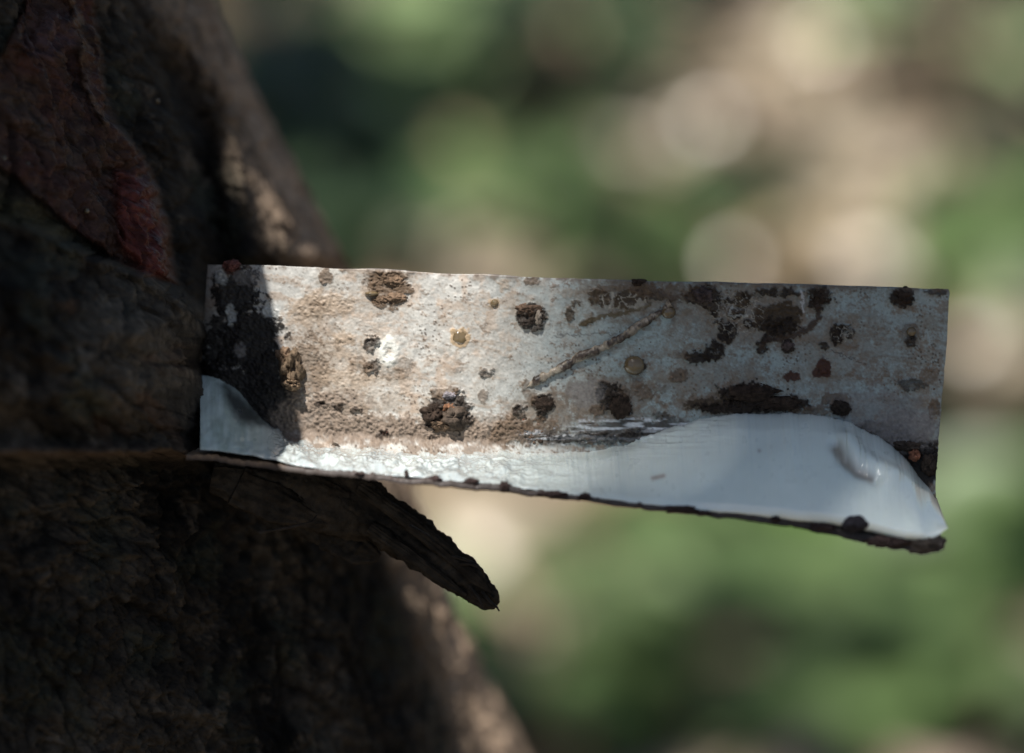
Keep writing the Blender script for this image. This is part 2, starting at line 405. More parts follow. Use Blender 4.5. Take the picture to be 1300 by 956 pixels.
# splinter hanging under the spout, ragged shreds at its root
bark_piece('bark_splinter', at([400, 450, 500, 555, 600, 622, 631], [592, 632, 668, 708, 744, 762, 769], [6, 6, 6, 6, 5.5, 5, 5]),
           [6.5, 6.0, 5.1, 4.1, 3.2, 2.4, 0.8], [3.2, 3.2, 3.0, 2.6, 2.0, 1.4, 0.6], 5, amp=1.9)
bark_piece('bark_splinter', at([340, 390, 430, 462, 482], [612, 644, 676, 698, 708], [8, 8, 9, 9, 9]), [6, 6, 5, 3.4, 0.8], [3, 3, 2.4, 1.6, 0.5], 7, amp=1.9)
bark_piece('bark_splinter', at([455, 520, 570, 606, 624], [618, 664, 704, 736, 752], [3.5, 3.5, 3.5, 3, 3]), [1.2, 1.6, 1.5, 1.2, 0.3], [1.1, 1.3, 1.2, 0.9, 0.3], 8, amp=1.3)
bark_piece('bark_splinter', at([470, 520, 566, 592], [668, 704, 740, 756], [4, 4, 4, 4]), [1.4, 1.5, 1.2, 0.3], [1.1, 1.2, 1.0, 0.3], 9, amp=1.3)
bark_piece('bark_shred', at([270, 330, 390, 440, 490], [604, 616, 632, 652, 680], [3, 3, 4, 6, 9]), [3.5, 6.5, 7.5, 6, 1.5], [3, 4, 4, 3, 1.2], 11, amp=1.2)
bark_piece('bark_shred', at([300, 350, 400, 420], [616, 640, 660, 664], [1, 2, 3, 4]), [5, 5, 2.4, 0.6], [2, 2, 1, 0.4], 17, amp=0.9)
# fibres standing off the splinter
fv, ff = [], []
for k, pts in enumerate([[(560, 702, 4), (588, 710, 2), (606, 716, 1), (614, 728, 2)], [(575, 716, 4), (598, 716, 1), (612, 722, 0), (615, 733, 1)],
                         [(612, 752, 4), (622, 764, 3), (631, 771, 2), (634, 776, 2)], [(596, 744, 4), (606, 757, 3), (612, 768, 3), (613, 774, 3)], [(500, 672, 5), (508, 690, 4), (520, 704, 4), (530, 708, 5)], [(330, 676, -1), (366, 670, -3), (396, 663, -3), (402, 654, -1)], [(520, 668, 0), (545, 681, -3), (552, 690, -4)]]):
    p = np.array(pts, float); t = np.linspace(0, len(p) - 1, 14)
    w = at(*[np.interp(t, range(len(p)), p[:, a]) for a in range(3)])
    V, F = tube(w, np.linspace(0.28, 0.09, 14), 6)
    ff += [tuple(i + sum(len(x) for x in fv) for i in f) for f in F]; fv.append(V)
V = np.vstack(fv)
o = mesh('bark_fibres', V, ff, M_BARK, None, origin=V[0], attrs={'paint': np.full((len(V), 3), (0.035, 0.028, 0.022)), 'gloss': np.full(len(V), 0.6)}); under(TREE, o)
# bark plate added above the frame to throw hard shade on the spout's root
def build_shade_plate():
    zs = np.linspace(0, 1, 26); us = np.linspace(0, 1, 20)
    right = np.stack([np.interp(zs, [0, .12, .35, 1], [-51.0, -51.8, -53.0, -66.0]), np.interp(zs, [0, .12, .35, 1], [-47, -41, -29, -27]), np.interp(zs, [0, .12, .35, 1], [66, 68, 76, 128])], -1)
    left = np.stack([np.full(26, -118.0) - 20 * zs, np.interp(zs, [0, 1], [-40, -20]), np.interp(zs, [0, 1], [62, 140])], -1)
    G = left[None] * (1 - us[:, None, None]) + right[None] * us[:, None, None]
    G[..., 1] -= 9 * np.sin(us * math.pi)[:, None]
    G[..., 2] += FOCUS[2]
    nz = fbm(G / 6, 3, 3)[..., None]; nrm = grid_normals(G)
    edge = np.sin(us * math.pi)[:, None, None]
    A = G + nrm * nz * 1.2 * edge; B_ = G + nrm * (2.2 + nz * 0.8) * np.minimum(1, 0.35 + 2 * edge)
    nr, nc = G.shape[:2]; n0 = nr * nc
    F = [tuple(f) for f in grid_faces(nr, nc)] + [tuple(f[::-1]) for f in grid_faces(nr, nc, n0)]
    i = np.arange(n0).reshape(nr, nc)
    loop = list(i[0, :]) + list(i[1:, -1]) + list(i[-1, -2::-1]) + list(i[-2:0:-1, 0])
    F += [(loop[k], loop[(k + 1) % len(loop)], loop[(k + 1) % len(loop)] + n0, loop[k] + n0) for k in range(len(loop))]
    V = np.vstack([A.reshape(-1, 3), B_.reshape(-1, 3)])
    tone = 0.5 + 0.5 * fbm(V / 7, 3, 9)
    col = np.array([0.05, 0.04, 0.03]) + np.array([0.08, 0.06, 0.045]) * tone[:, None]
    o = mesh('shade_plate', V, F, M_BARK, None, origin=V[0], attrs={'paint': col, 'gloss': np.full(len(V), 0.8)}); under(TREE, o)
build_shade_plate()
def bark_at(x, y):
    p = at(x, y, np.arange(-110, 140, 0.5))           # march along the ray to the bare trunk
    zl = p[:, 2] - FOCUS[2]
    hit = np.nonzero(np.hypot(p[:, 0] - axis_x(zl), p[:, 1] - AXIS_Y) < trunk_rad(zl))[0]
    return p[hit[0]] if len(hit) else at(x, y, 65.0)
# small clear beads of sap on the bark
for x, y, r in [(33, 213, 0.75), (3, 202, 0.5), (200, 128, 0.3), (110, 268, 0.35)]:
    zc = (478 - y) * 0.1 / CP
    c = at(x, y, 0.0)
    # find the bark under this pixel: march along the view ray to the bare cylinder
    for dd in np.arange(-110, 120, 0.5):
        p = at(x, y, dd); zl = p[2] - FOCUS[2]
        if math.hypot(p[0] - axis_x(zl), p[1] - AXIS_Y) < trunk_rad(zl) + 1.8: break
    V, F, _ = blob(p, (r, r, r * 0.8), int(x) + 3, 0.1, 20, 14)
    o = mesh('sap_bead', V, F[:, ::-1], M_BEAD, None, origin=p); under(TREE, o)

# ------------------------------------------------------------------ the spout: one bent sheet, dirt on it as relief
TOP = [(240, 334), (262, 335.5), (355, 338), (500, 344.5), (800, 357), (1000, 362), (1205, 367)]
CRE = [(240, 554), (355, 566), (500, 573), (650, 583), (800, 595), (1000, 613), (1205, 632)]
LIP = [(240, 578), (300, 584), (350, 591), (400, 597), (500, 607), (640, 620), (740, 632), (860, 646), (1000, 661), (1080, 675), (1150, 690), (1185, 694), (1200, 686)]
def d_top(x): return lut(x, [(240, 7.5), (355, 5.5), (700, 2.2), (1205, 0.0)])
def d_cre(x): return d_top(x) + 2.6
def d_lip(x): return lut(x, [(240, -8), (400, -10.5), (800, -13), (1205, -14.5)])
def wall_point(px, py):
    """depth of the sheet's upright wall at a pixel"""
    t = (py - lut(px, TOP)) / (lut(px, CRE) - lut(px, TOP))
    return d_top(px) + 2.6 * t

STAINS = [  # x, y, rx, ry, colour key, strength, edge noise
    (950, 400, 100, 44, 'wsh', .6, 1.2), (800, 380, 66, 26, 'wsh', .55, 1.2), (770, 508, 66, 32, 'wsh', .65, 1.3), (690, 525, 54, 30, 'wsh', .6, 1.3), (905, 482, 80, 24, 'wsh', .5, 1.4), (1060, 440, 80, 55, 'wsh', .4, 1.4),
    (500, 545, 140, 18, 'wsh', .6, 1.2), (940, 512, 90, 16, 'wsh', .75, 1.0), (440, 400, 70, 36, 'tan', .3, 1.7), (620, 440, 60, 50, 'tan', .2, 1.8), (390, 440, 40, 60, 'wsh', .4, 1.4), (450, 500, 80, 30, 'tan', .5, 1.4),
    (300, 378, 30, 42, 'blk', .95, .9), (318, 430, 42, 50, 'blk', .97, .8), (300, 500, 60, 50, 'blk', .97, .7), (345, 515, 40, 40, 'blk', .97, .6), (285, 440, 24, 60, 'blk', .9, .9), (294, 340, 13, 9, 'red', .9, .5), (345, 470, 14, 30, 'blk', .95, .5), (345, 394, 13, 9, 'pal', .8, .7), (293, 398, 6, 15, 'pal', .7, .9), (318, 352, 26, 8, 'gry', .5, .9), (283, 352, 8, 10, 'pal', .5, .9), (306, 445, 7, 10, 'gry', .6, .9),  # dark dirt at the root, spread wider to deepen the shade in colour
    (414, 351, 9, 10, 'brn', .85, .6), (492, 368, 27, 25, 'brn', .95, .7), (478, 352, 20, 10, 'brn', .7, .8), (410, 386, 52, 15, 'tan', .75, 1.0), (404, 388, 12, 6, 'brn', .5, .9), (385, 400, 26, 14, 'tan', .5, 1.0),
    (437, 430, 14, 12, 'tan', .75, .7), (430, 455, 60, 30, 'tan', .5, 1.3), (470, 437, 9, 12, 'drk', .9, .6), (478, 432, 6, 6, 'drk', .9, .4), (474, 464, 14, 9, 'drk', .9, .7), (511, 461, 14, 9, 'brn', .5, .9), (500, 474, 22, 6, 'brn', .5, .8), (458, 465, 14, 14, 'brn', .6, .8),
    (395, 470, 26, 44, 'brn', .6, 1.1), (440, 482, 34, 16, 'tan', .6, 1.0), (400, 528, 62, 32, 'mud', .85, .7), (470, 545, 90, 20, 'mud', .95, .6), (560, 548, 80, 18, 'mud', .95, .7), (640, 552, 50, 15, 'mud', .9, .8), (425, 512, 60, 20, 'mud', .6, 1.0), (610, 536, 60, 14, 'mud', .6, 1.1),
    (569, 524, 30, 27, 'drk', .95, .7), (565, 498, 16, 8, 'brn', .7, .8), (452, 520, 9, 4, 'drk', .9, .6), (431, 515, 6, 4, 'drk', .9, .5), (408, 512, 7, 4, 'drk', .9, .5), (485, 552, 9, 6, 'drk', .9, .6), (548, 556, 5, 3, 'drk', .9, .6),
    (584, 428, 13, 13, 'amb', .8, .35), (628, 385, 7, 7, 'amb', .5, .3), (673, 399, 19, 15, 'drk', .95, .5), (677, 412, 14, 8, 'drk', .9, .5), (618, 473, 10, 8, 'drk', .8, .7), (613, 502, 8, 11, 'brn', .7, .8), (580, 470, 6, 4, 'brn', .4, .8),
    (640, 362, 8, 8, 'tan', .6, .7), (676, 357, 12, 5, 'brn', .8, .6),
    (660, 520, 9, 9, 'drk', .95, .5), (688, 512, 15, 12, 'drk', .95, .5), (688, 524, 6, 8, 'drk', .9, .5), (672, 498, 10, 18, 'brn', .6, .9), (655, 548, 30, 18, 'brn', .8, 1.1), (690, 548, 26, 14, 'brn', .65, 1.3),
    (761, 379, 15, 11, 'brd', .95, .35), (801, 381, 23, 12, 'brd', .92, .45), (784, 384, 5, 9, 'brd', .95, .3), (731, 383, 7, 5, 'brd', .8, .5), (724, 400, 6, 11, 'brd', .9, .5), (775, 366, 24, 4, 'brn', .6, .7), (720, 372, 12, 7, 'tan', .4, .9),
    (745, 408, 9, 5, 'brd', .9, .5), (892, 376, 24, 14, 'drk', .92, .7), (905, 385, 12, 8, 'drk', .9, .5), (820, 366, 18, 10, 'brn', .8, .7), (833, 376, 10, 5, 'drk', .8, .6), (860, 370, 40, 8, 'brn', .6, 1.0),
    (943, 379, 11, 10, 'brd', .98, .25), (934, 399, 11, 6, 'drk', .98, .25), (907, 397, 7, 5, 'drk', .98, .25), (924, 421, 14, 13, 'drk', .98, .4), (949, 411, 6, 6, 'drk', .98, .3), (912, 409, 7, 5, 'drk', .9, .3), (925, 383, 6, 4, 'drk', .9, .4),
    (988, 405, 32, 22, 'brd', 1, .3), (988, 414, 27, 11, 'drk', .9, .4), (1042, 379, 17, 18, 'drk', .97, .45), (985, 371, 32, 6, 'drk', .9, .6), (1000, 439, 9, 9, 'drk', .97, .35), (967, 440, 8, 10, 'drk', .95, .4), (975, 430, 9, 6, 'drk', .9, .5), (955, 376, 14, 6, 'drk', .6, .9),
    (1061, 425, 9, 12, 'drk', .98, .2), (1068, 416, 9, 6, 'drk', .98, .2), (1080, 422, 6, 9, 'drk', .9, .3), (1047, 440, 6, 4, 'drk', .9, .4), (1145, 378, 15, 14, 'drk', .97, .3), (1188, 370, 14, 4, 'drk', .8, .5), (1155, 424, 15, 12, 'brn', .6, .9), (1155, 432, 7, 7, 'drk', .85, .5),
    (907, 446, 14, 12, 'drk', .98, .35), (885, 453, 18, 8, 'drk', .95, .5), (866, 452, 12, 6, 'brn', .6, .9), (1046, 466, 9, 13, 'red', .98, .35), (1043, 473, 13, 7, 'red', .95, .4), (1005, 478, 11, 6, 'red', .95, .35), (862, 477, 11, 8, 'brn', .75, .8), (805, 464, 14, 11, 'drk', .95, .2),
    (772, 498, 17, 14, 'drk', .96, .6), (788, 515, 15, 17, 'drk', .96, .55), (775, 510, 16, 10, 'drk', .9, .7), (758, 520, 9, 9, 'brn', .8, .8), (810, 497, 24, 8, 'brn', .7, .9), (838, 494, 18, 5, 'brn', .6, .8), (745, 500, 24, 16, 'gry', .6, 1.0),
    (951, 503, 40, 18, 'drk', .97, .55), (990, 512, 40, 12, 'drk', .97, .6), (905, 514, 36, 9, 'brd', .95, .5), (930, 517, 50, 8, 'drk', .95, .6), (1067, 517, 15, 11, 'blk', .95, .5), (1060, 507, 20, 8, 'brn', .8, .8), (1035, 522, 36, 6, 'brn', .7, .8),
    (1145, 570, 56, 20, 'drk', .95, .5), (1172, 590, 26, 34, 'blk', .97, .45), (1115, 545, 34, 12, 'drk', .8, .7), (1150, 545, 48, 26, 'gry', .85, .8), (1157, 489, 18, 9, 'drk', .75, .9), (1178, 478, 12, 10, 'brn', .5, .9), (1186, 516, 8, 14, 'brn', .85, .6), (1120, 520, 70, 30, 'gry', .55, 1.1),
    (790, 545, 70, 14, 'slv', .75, .9), (700, 556, 46, 10, 'slv', .6, 1.0), (850, 540, 30, 8, 'slv', .7, .8), (840, 548, 40, 5, 'drk', .6, 1.1), (760, 556, 60, 7, 'drk', .75, 1.2), (838, 526, 10, 5, 'drk', .6, .8),
]
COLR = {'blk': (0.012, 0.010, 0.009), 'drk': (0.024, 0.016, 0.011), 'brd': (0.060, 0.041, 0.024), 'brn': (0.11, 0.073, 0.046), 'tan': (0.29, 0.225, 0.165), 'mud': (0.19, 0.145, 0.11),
        'amb': (0.34, 0.23, 0.12), 'red': (0.06, 0.024, 0.015), 'gry': (0.20, 0.185, 0.175), 'wsh': (0.17, 0.125, 0.088), 'pal': (0.42, 0.43, 0.41), 'slv': (0.33, 0.34, 0.35)}
THICK = {'blk': .25, 'drk': .38, 'brd': .20, 'brn': .22, 'tan': .16, 'mud': .22, 'amb': .15, 'red': .15, 'gry': .03, 'pal': .05, 'wsh': .06, 'slv': .10}
def sheet_paint(px, py):
    """colour, relief (mm), roughness of the sheet at photo pixels"""
    q2 = np.stack([px, py, px * 0], -1)
    n1 = fbm(q2 / 9.0, 4, 201, 0.6); n2 = fbm(q2 / 22.0, 4, 202); n3 = fbm(q2 / 4.0, 3, 203, 0.65); n4 = fbm(q2 / 2.1, 3, 204, 0.7)
    right = sstep(560, 820, px)
    warm = np.array([0.395, 0.385, 0.355]); cool = np.array([0.29, 0.355, 0.355])
    c = warm + (cool - warm) * right[..., None]
    c = c * (1 + 0.10 * n2 + 0.05 * n3)[..., None]
    rel = 0.05 * n2 + (0.025 + 0.035 * (1 - right)) * n1 + 0.012 * n4
    gl = 0.48 + 0.14 * n1
    # pale crust of old latex, left part
    crust = sstep(-0.15, 0.3, n1 + 0.5 * n2) * (1 - right) * sstep(360, 380, px)
    rel = rel + 0.05 * crust
    c = c * (1 - 0.45 * crust[..., None]) + np.array([0.50, 0.485, 0.44]) * 0.45 * crust[..., None]
    tanw = sstep(0.1, 0.5, fbm(q2 / 16.0, 4, 231, 0.6)) * (1 - right) * 0.5
    c = c * (1 - tanw[..., None]) + np.array([0.40, 0.285, 0.20]) * tanw[..., None]
    # grime veil over the right part, thicker to the end
    veil = np.clip(sstep(-0.12, 0.45, fbm(q2 / 17.0, 5, 211, 0.72) + 0.5 * n4) * (0.55 + 0.25 * sstep(1000, 1160, px)) * right + 0.18 * sstep(1080, 1200, px), 0, 0.85)
    c = c * (1 - veil[..., None]) + np.array([0.19, 0.155, 0.12]) * veil[..., None]
    # smears dragged along the sheet, old runs and a film of mud creeping up from the trough
    sm = fbm(np.stack([(px + 0.5 * py) / 46.0, (py - 0.10 * px) / 11.0, px * 0], -1) + 0.6 * n2[..., None], 5, 261, 0.65)
    smear = sstep(0.05, 0.42, sm + 0.25 * n3) * 0.55
    c = c * (1 - smear[..., None]) + (np.array([0.30, 0.215, 0.15]) * (1 - right[..., None]) + np.array([0.165, 0.135, 0.10]) * right[..., None]) * smear[..., None]
    rel = rel + 0.05 * smear
    up = (lut(px, CRE) - py) / 230.0
    creep = sstep(0.12, 0.40, fbm(q2 / np.array([15.0, 10.0, 1]), 5, 266, 0.68) + 0.25 * n4 + 0.42 * np.exp(-(up / 0.22) ** 2) - 0.12) * 0.75
    c = c * (1 - creep[..., None]) + (np.array([0.15, 0.105, 0.072]) * (1 + 0.4 * n4)[..., None]) * creep[..., None]
    rel = rel + 0.10 * creep * (0.6 + n3)
    clus = sstep(0.0, 0.45, fbm(q2 / 42.0, 3, 271))
    f1, _, cid = cells(np.stack([px, py], -1) / 5.2, 31)
    dots = sstep(0.30, 0.20, f1) * (cid > 0.78 - 0.22 * clus) * (0.3 + 0.7 * clus) * 0.85
    c = c * (1 - dots[..., None]) + np.array([0.06, 0.042, 0.03]) * dots[..., None]; rel = rel + 0.07 * dots
    speck = sstep(0.34, 0.48, n4 * 0.6 + n3 * 0.55 + 0.15 * n2) * (0.35 + 0.65 * sstep(430, 560, py)) * 0.7
    c = c * (1 - speck[..., None]) + np.array([0.11, 0.075, 0.05]) * speck[..., None]
    rel = rel + 0.08 * speck
    wx = px + 3.0 * n3 + 0.8 * n4; wy = py + 3.0 * vnoise(q2 / 4.0 + 40, 207) + 0.8 * n4
    halo = np.zeros_like(px)
    for (x, y, rx, ry, key, st, en) in STAINS:          # thin brown wash that has bled out round each spot
        if key in ('drk', 'brd', 'red', 'brn'):
            halo = np.maximum(halo, 0.42 * st * np.exp(-np.maximum(0, np.hypot((px - x) / (rx + 6), (py - y) / (ry + 6)) - 0.75) ** 2 / 0.10))
    halo = halo * np.clip(0.55 + 0.9 * n1 + 0.5 * n4, 0, 1)
    c = c * (1 - halo[..., None]) + np.array([0.20, 0.15, 0.10]) * halo[..., None]
    frac = fbm(q2 / 13.0, 6, 281, 0.72)
    for k, (x, y, rx, ry, key, st, en) in enumerate(STAINS):
        sel = (np.abs(px - x) < rx * 1.9 + 6) & (np.abs(py - y) < ry * 1.9 + 6)
        if not sel.any(): continue
        dd = np.hypot((wx[sel] - x) / rx, (wy[sel] - y) / ry)
        nn = n1[sel] * 0.6 + n3[sel] * 0.55 + n4[sel] * 0.25
        dd = dd + en * 0.62 * nn + (0.34 + 0.3 * en) * frac[sel]
        soft = 0.30 if key in ('tan', 'gry', 'mud', 'slv', 'pal', 'wsh') else 0.10
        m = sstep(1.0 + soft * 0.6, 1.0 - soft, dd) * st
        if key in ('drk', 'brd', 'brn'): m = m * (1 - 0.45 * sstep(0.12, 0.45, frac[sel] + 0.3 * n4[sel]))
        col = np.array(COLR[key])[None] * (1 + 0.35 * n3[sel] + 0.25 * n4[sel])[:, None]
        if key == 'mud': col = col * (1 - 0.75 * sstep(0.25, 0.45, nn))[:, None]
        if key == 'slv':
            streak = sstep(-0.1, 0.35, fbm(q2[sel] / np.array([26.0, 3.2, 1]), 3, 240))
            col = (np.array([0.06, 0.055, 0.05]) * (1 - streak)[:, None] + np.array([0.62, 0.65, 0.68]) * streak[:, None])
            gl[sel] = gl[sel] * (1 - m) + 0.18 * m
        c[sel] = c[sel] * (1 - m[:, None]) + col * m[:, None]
        th = THICK[key]
        rim = 0.6 + 0.4 * np.clip(dd, 0, 1)
        rel[sel] = rel[sel] * (1 - 0.5 * m) + m * (th * rim + th * 1.5 * (n3[sel] * 0.6 + n4[sel] * 0.5))
        if key in ('drk', 'brn', 'blk', 'mud'): gl[sel] = gl[sel] * (1 - m) + (0.62 + 0.25 * n4[sel]) * m
        if key == 'brd': gl[sel] = gl[sel] * (1 - m) + 0.5 * m
    # pale ring of dried latex, thin brown runs, hair scratches
    ring = np.exp(-((np.hypot((wx - 494) / 14, (wy - 446) / 20) - 0.6) / 0.4) ** 2)
    c = c * (1 - 0.8 * ring[..., None]) + np.array([0.66, 0.66, 0.60]) * 0.8 * ring[..., None]; rel = rel + 0.35 * ring
    for pts, w, col, st, h in [([(737, 411), (770, 401), (800, 396), (824, 386)], 2.6, (0.10, 0.075, 0.04), .85, .1), ([(1038, 385), (1040, 404), (1022, 420), (1000, 428), (975, 430), (965, 442)], 3.4, (0.055, 0.036, 0.026), .92, .35),
                               ([(815, 358), (832, 372), (850, 378), (880, 380), (915, 392), (945, 396)], 3.0, (0.10, 0.075, 0.055), .8, .25), ([(1055, 446), (1075, 453), (1097, 461)], 0.8, (0.06, 0.05, 0.05), .75, 0), ([(700, 427), (740, 425), (782, 424)], 0.8, (0.10, 0.10, 0.10), .7, 0),
                               ([(700, 470), (715, 452), (740, 470)], 0.6, (0.12, 0.12, 0.12), .25, 0), ([(1018, 372), (1020, 396)], 1.2, (0.6, 0.6, 0.6), .6, .2), ([(930, 388), (925, 400), (950, 402)], 1.3, (0.5, 0.5, 0.45), .7, .2)]:
        m = sstep(w * 1.25, w * 0.7, seg_d(wx, wy, pts) + 0.6 * n4 * w) * st
        c = c * (1 - m[..., None]) + np.array(col) * m[..., None]; rel = rel + h * m * (0.7 + 0.6 * n4)
    # cracked patches: pale joints between dark plates
    for (x, y, rx, ry, s) in [(935, 398, 40, 34, 11.0), (790, 382, 40, 14, 15.0), (1069, 424, 16, 13, 10.0)]:
        sel = (np.abs(px - x) < rx) & (np.abs(py - y) < ry)
        f1, f21, _ = cells(np.stack([wx[sel] / s, wy[sel] / s * 1.2], -1), 17)
        m = (1 - sstep(0.03, 0.14, f21)) * 0.65 * sstep(1, 0.7, np.hypot((px[sel] - x) / rx, (py[sel] - y) / ry))
        c[sel] = c[sel] * (1 - m[:, None]) + np.array([0.42, 0.40, 0.34]) * m[:, None]
    # worn brown strip along the top edge and the free end
    top = np.exp(-((py - lut(px, TOP)) / 5.0) ** 2) * sstep(0.0, 0.35, n1 + 0.3 * right) * 0.75
    c = c * (1 - top[..., None]) + np.array([0.12, 0.09, 0.07]) * top[..., None]
    return np.clip(c, 0.008, 0.75), rel, np.clip(gl, 0.15, 0.95)
def build_spout():
    NX = 800
    xs = np.concatenate([np.linspace(0, 1, NX)])
    tw = np.linspace(0, 1, 205); tb = np.linspace(0, 1, 22)[1:]; tf = np.linspace(0, 1, 26)[1:]
    S = xs[None, :]
    xl_top, xr_top, xl_bot, xr_bot = 263.0, 1206.0, 250.0, 1187.0
    def pos(tx, kind):
        return None
    xt = xl_top + (xr_top - xl_top) * S; xc = xl_bot + (xr_bot - xl_bot) * S; xlip = 236.0 + (1196.0 - 236.0) * S
    T = np.stack([xt, lut(xt, TOP), d_top(xt)], -1)
    Cc = np.stack([xc, lut(xc, CRE), d_cre(xc)], -1)
    Lp = np.stack([xlip, slut(xlip, LIP), d_lip(xlip)], -1)
    bow = lambda t: np.sin(t * math.pi)[:, None, None] * np.array([-1.0, 0, 0])
    A = T + (Cc - T) * 0.90; Bp = Cc + (Lp - Cc) * 0.45
    rows = [T + (A - T) * tw[:, None, None]]
    t = tb[:, None, None]; rows.append((1 - t) ** 2 * A + 2 * t * (1 - t) * Cc + t * t * Bp)
    rows.append(Bp + (Lp - Bp) * tf[:, None, None])
    G = np.concatenate(rows, 0)
    # the root end of the sheet curls back into the bark, the free end dips at its front corner
    curl = np.clip((283 - G[..., 0]) / 28, 0, 1) ** 2; G[..., 2] += 3.5 * curl * (G[..., 1] < 560)
    px, py = G[..., 0].copy(), G[..., 1].copy()
    ed = np.clip(1 - (py - lut(px, TOP)) / 14.0, 0, 1); wob = fbm(np.stack([px / 38.0, px * 0, px * 0], -1), 5, 291, 0.6)
    G[..., 1] += ed * 1.5 * wob
    er = np.clip(1 - (S * np.ones_like(px) - 1) / -0.02, 0, 1); wr = fbm(np.stack([py / 30.0, px * 0 + 3, px * 0], -1), 5, 292, 0.6)
    G[..., 0] += er * (2.0 * wr - 3.0 * np.clip(1 - (py - 366) / 7.0, 0, 1) ** 2)
    G[..., 2] += 0.9 * fbm(np.stack([px / 260.0, py / 160.0, px * 0], -1), 2, 293) - 0.5 * ed ** 2 * fbm(np.stack([px / 70.0, px * 0 + 9, px * 0], -1), 3, 294)
    px, py = G[..., 0].copy(), G[..., 1].copy()
    W = at(px, py, G[..., 2])
    N = grid_normals(W); s = np.sign((N * -FV).sum(-1).mean()); N = N * s
    c, rel, gl = sheet_paint(px, py)
    # edges of the sheet waver a little
    nr, nc = px.shape
    lipw = np.zeros((nr, nc)); lipw[-10:, :] = np.linspace(0, 1, 10)[:, None]
    rim = lipw * (0.5 * fbm(np.stack([px / 14, py * 0, px * 0], -1), 4, 301, 0.6) + 0.15)
    # dirt-brown front lip
    lipd = np.zeros((nr, nc)); lipd[-14:, :] = np.linspace(0, 1, 14)[:, None]
    lm = lipd * 0.9
    c = c * (1 - lm[..., None]) + (np.array([0.040, 0.027, 0.025]) * (1 + 0.5 * fbm(np.stack([px / 7, py / 7, px * 0], -1), 3, 305))[..., None]) * lm[..., None]
    tanlip = (lipd * sstep(370, 330, px) * (0.6 + 0.4 * fbm(np.stack([px / 9, py / 9, px * 0], -1), 3, 306)))[..., None]
    c = c * (1 - tanlip) + np.array([0.42, 0.27, 0.16]) * tanlip
    V = W + N * rel[..., None] + UV * rim[..., None]
    back = W - N * 0.45 + UV * (rim * 0.6)[..., None] - UV * (lipw * 0.15)[..., None] * (1 + 3.5 * sstep(860, 1150, px))[..., None]
    org = at(250, 575, 2.0)
    root = thing('tapping_spout', 'dirt-stained pale metal latex spout sticking out of the rubber tree trunk', 'spout', org)
    VV = [V.reshape(-1, 3)]; FF = [grid_faces(nr, nc)]; CC = [c.reshape(-1, 3)]; GG = [gl.ravel()]; off = nr * nc
    i = np.arange(nr * nc).reshape(nr, nc)
    # rim: front edge loop to back edge loop
    loop = np.concatenate([i[0, :], i[1:, -1], i[-1, -2::-1], i[-2:0:-1, 0]])
    VV.append(back.reshape(-1, 3)[loop]); CC.append(np.where((loop < 2 * nc)[:, None], c.reshape(-1, 3)[loop] * 0.5 + 0.1, np.array([[0.034, 0.026, 0.021]]))); GG.append(np.full(len(loop), 0.6))
    a = np.arange(len(loop)); b = np.roll(a, -1)
    FF.append(np.stack([loop[a], loop[b], off + b, off + a], -1)); off += len(loop)
    ri = np.unique(np.concatenate([np.arange(0, nr, 10), [nr - 1]])); ci = np.unique(np.concatenate([np.arange(0, nc, 10), [nc - 1]]))
    Bk = back[np.ix_(ri, ci)]; VV.append(Bk.reshape(-1, 3)); FF.append(grid_faces(len(ri), len(ci), off)[:, ::-1])
    nb = len(ri) * len(ci); tone = 0.7 + 0.4 * fbm(Bk.reshape(-1, 3) / 8, 3, 311)
    CC.append(np.array([0.13, 0.10, 0.08]) * tone[:, None]); GG.append(np.full(nb, 0.7))
    o = mesh('metal_sheet', np.vstack(VV), np.vstack(FF), M_WALL, None, origin=org, attrs={'paint': np.vstack(CC), 'gloss': np.concatenate(GG)})
    under(root, o)
    return root
SPOUT = build_spout()

def lump(name, px, py, d, r, seed, col, amp=0.35, mat=None, lab=None, nu=36, nv=22, vary=0.5):
    c = at(px, py, d); V, F, s = blob(c, r, seed, amp, nu, nv)
    t = 1 + vary * fbm(V / 0.9, 3, seed + 2)
    o = mesh(name, V, F[:, ::-1], mat or M_DIRT, None, origin=c, attrs={'paint': np.array(col)[None] * t[:, None]})
    under(SPOUT, o)
    if lab: o['label'] = lab
    return o
def on_wall(name, px, py, rx, ry, h, seed, col, **kw):      # radii in photo pixels, h in mm off the wall
    return lump(name, px, py, float(wall_point(px, py)) - 0.1, (rx * 0.1, ry * 0.1, h), seed, col, **kw)
DK = (0.036, 0.024, 0.017); BR = (0.15, 0.10, 0.065)
on_wall('dirt_clump', 370, 468, 14, 24, 2.3, 3, (0.12, 0.085, 0.055), amp=0.7)
on_wall('dirt_clump', 371, 488, 10, 9, 2.8, 4, (0.26, 0.18, 0.115), amp=0.6)
on_wall('dirt_clump', 362, 450, 9, 11, 1.2, 5, BR, amp=0.6)
on_wall('dirt_clump', 549, 524, 16, 13, 1.5, 6, DK, amp=0.7)
on_wall('dirt_clump', 576, 530, 18, 15, 1.9, 7, (0.075, 0.056, 0.042), amp=0.6)
on_wall('dirt_clump', 560, 538, 12, 9, 1.4, 8, BR, amp=0.7)
on_wall('dirt_clump', 570, 518, 8, 7, 1.3, 9, (0.20, 0.10, 0.055), amp=0.5)
on_wall('dirt_clump', 571, 502, 10, 6, 1.1, 10, (0.22, 0.20, 0.21), amp=0.35)
on_wall('dirt_clump', 500, 356, 13, 8, 0.55, 12, BR, amp=0.6)
on_wall('dirt_clump', 503, 378, 14, 7, 0.6, 13, BR, amp=0.6)
on_wall('dirt_clump', 484, 381, 10, 6, 0.5, 14, BR, amp=0.6)
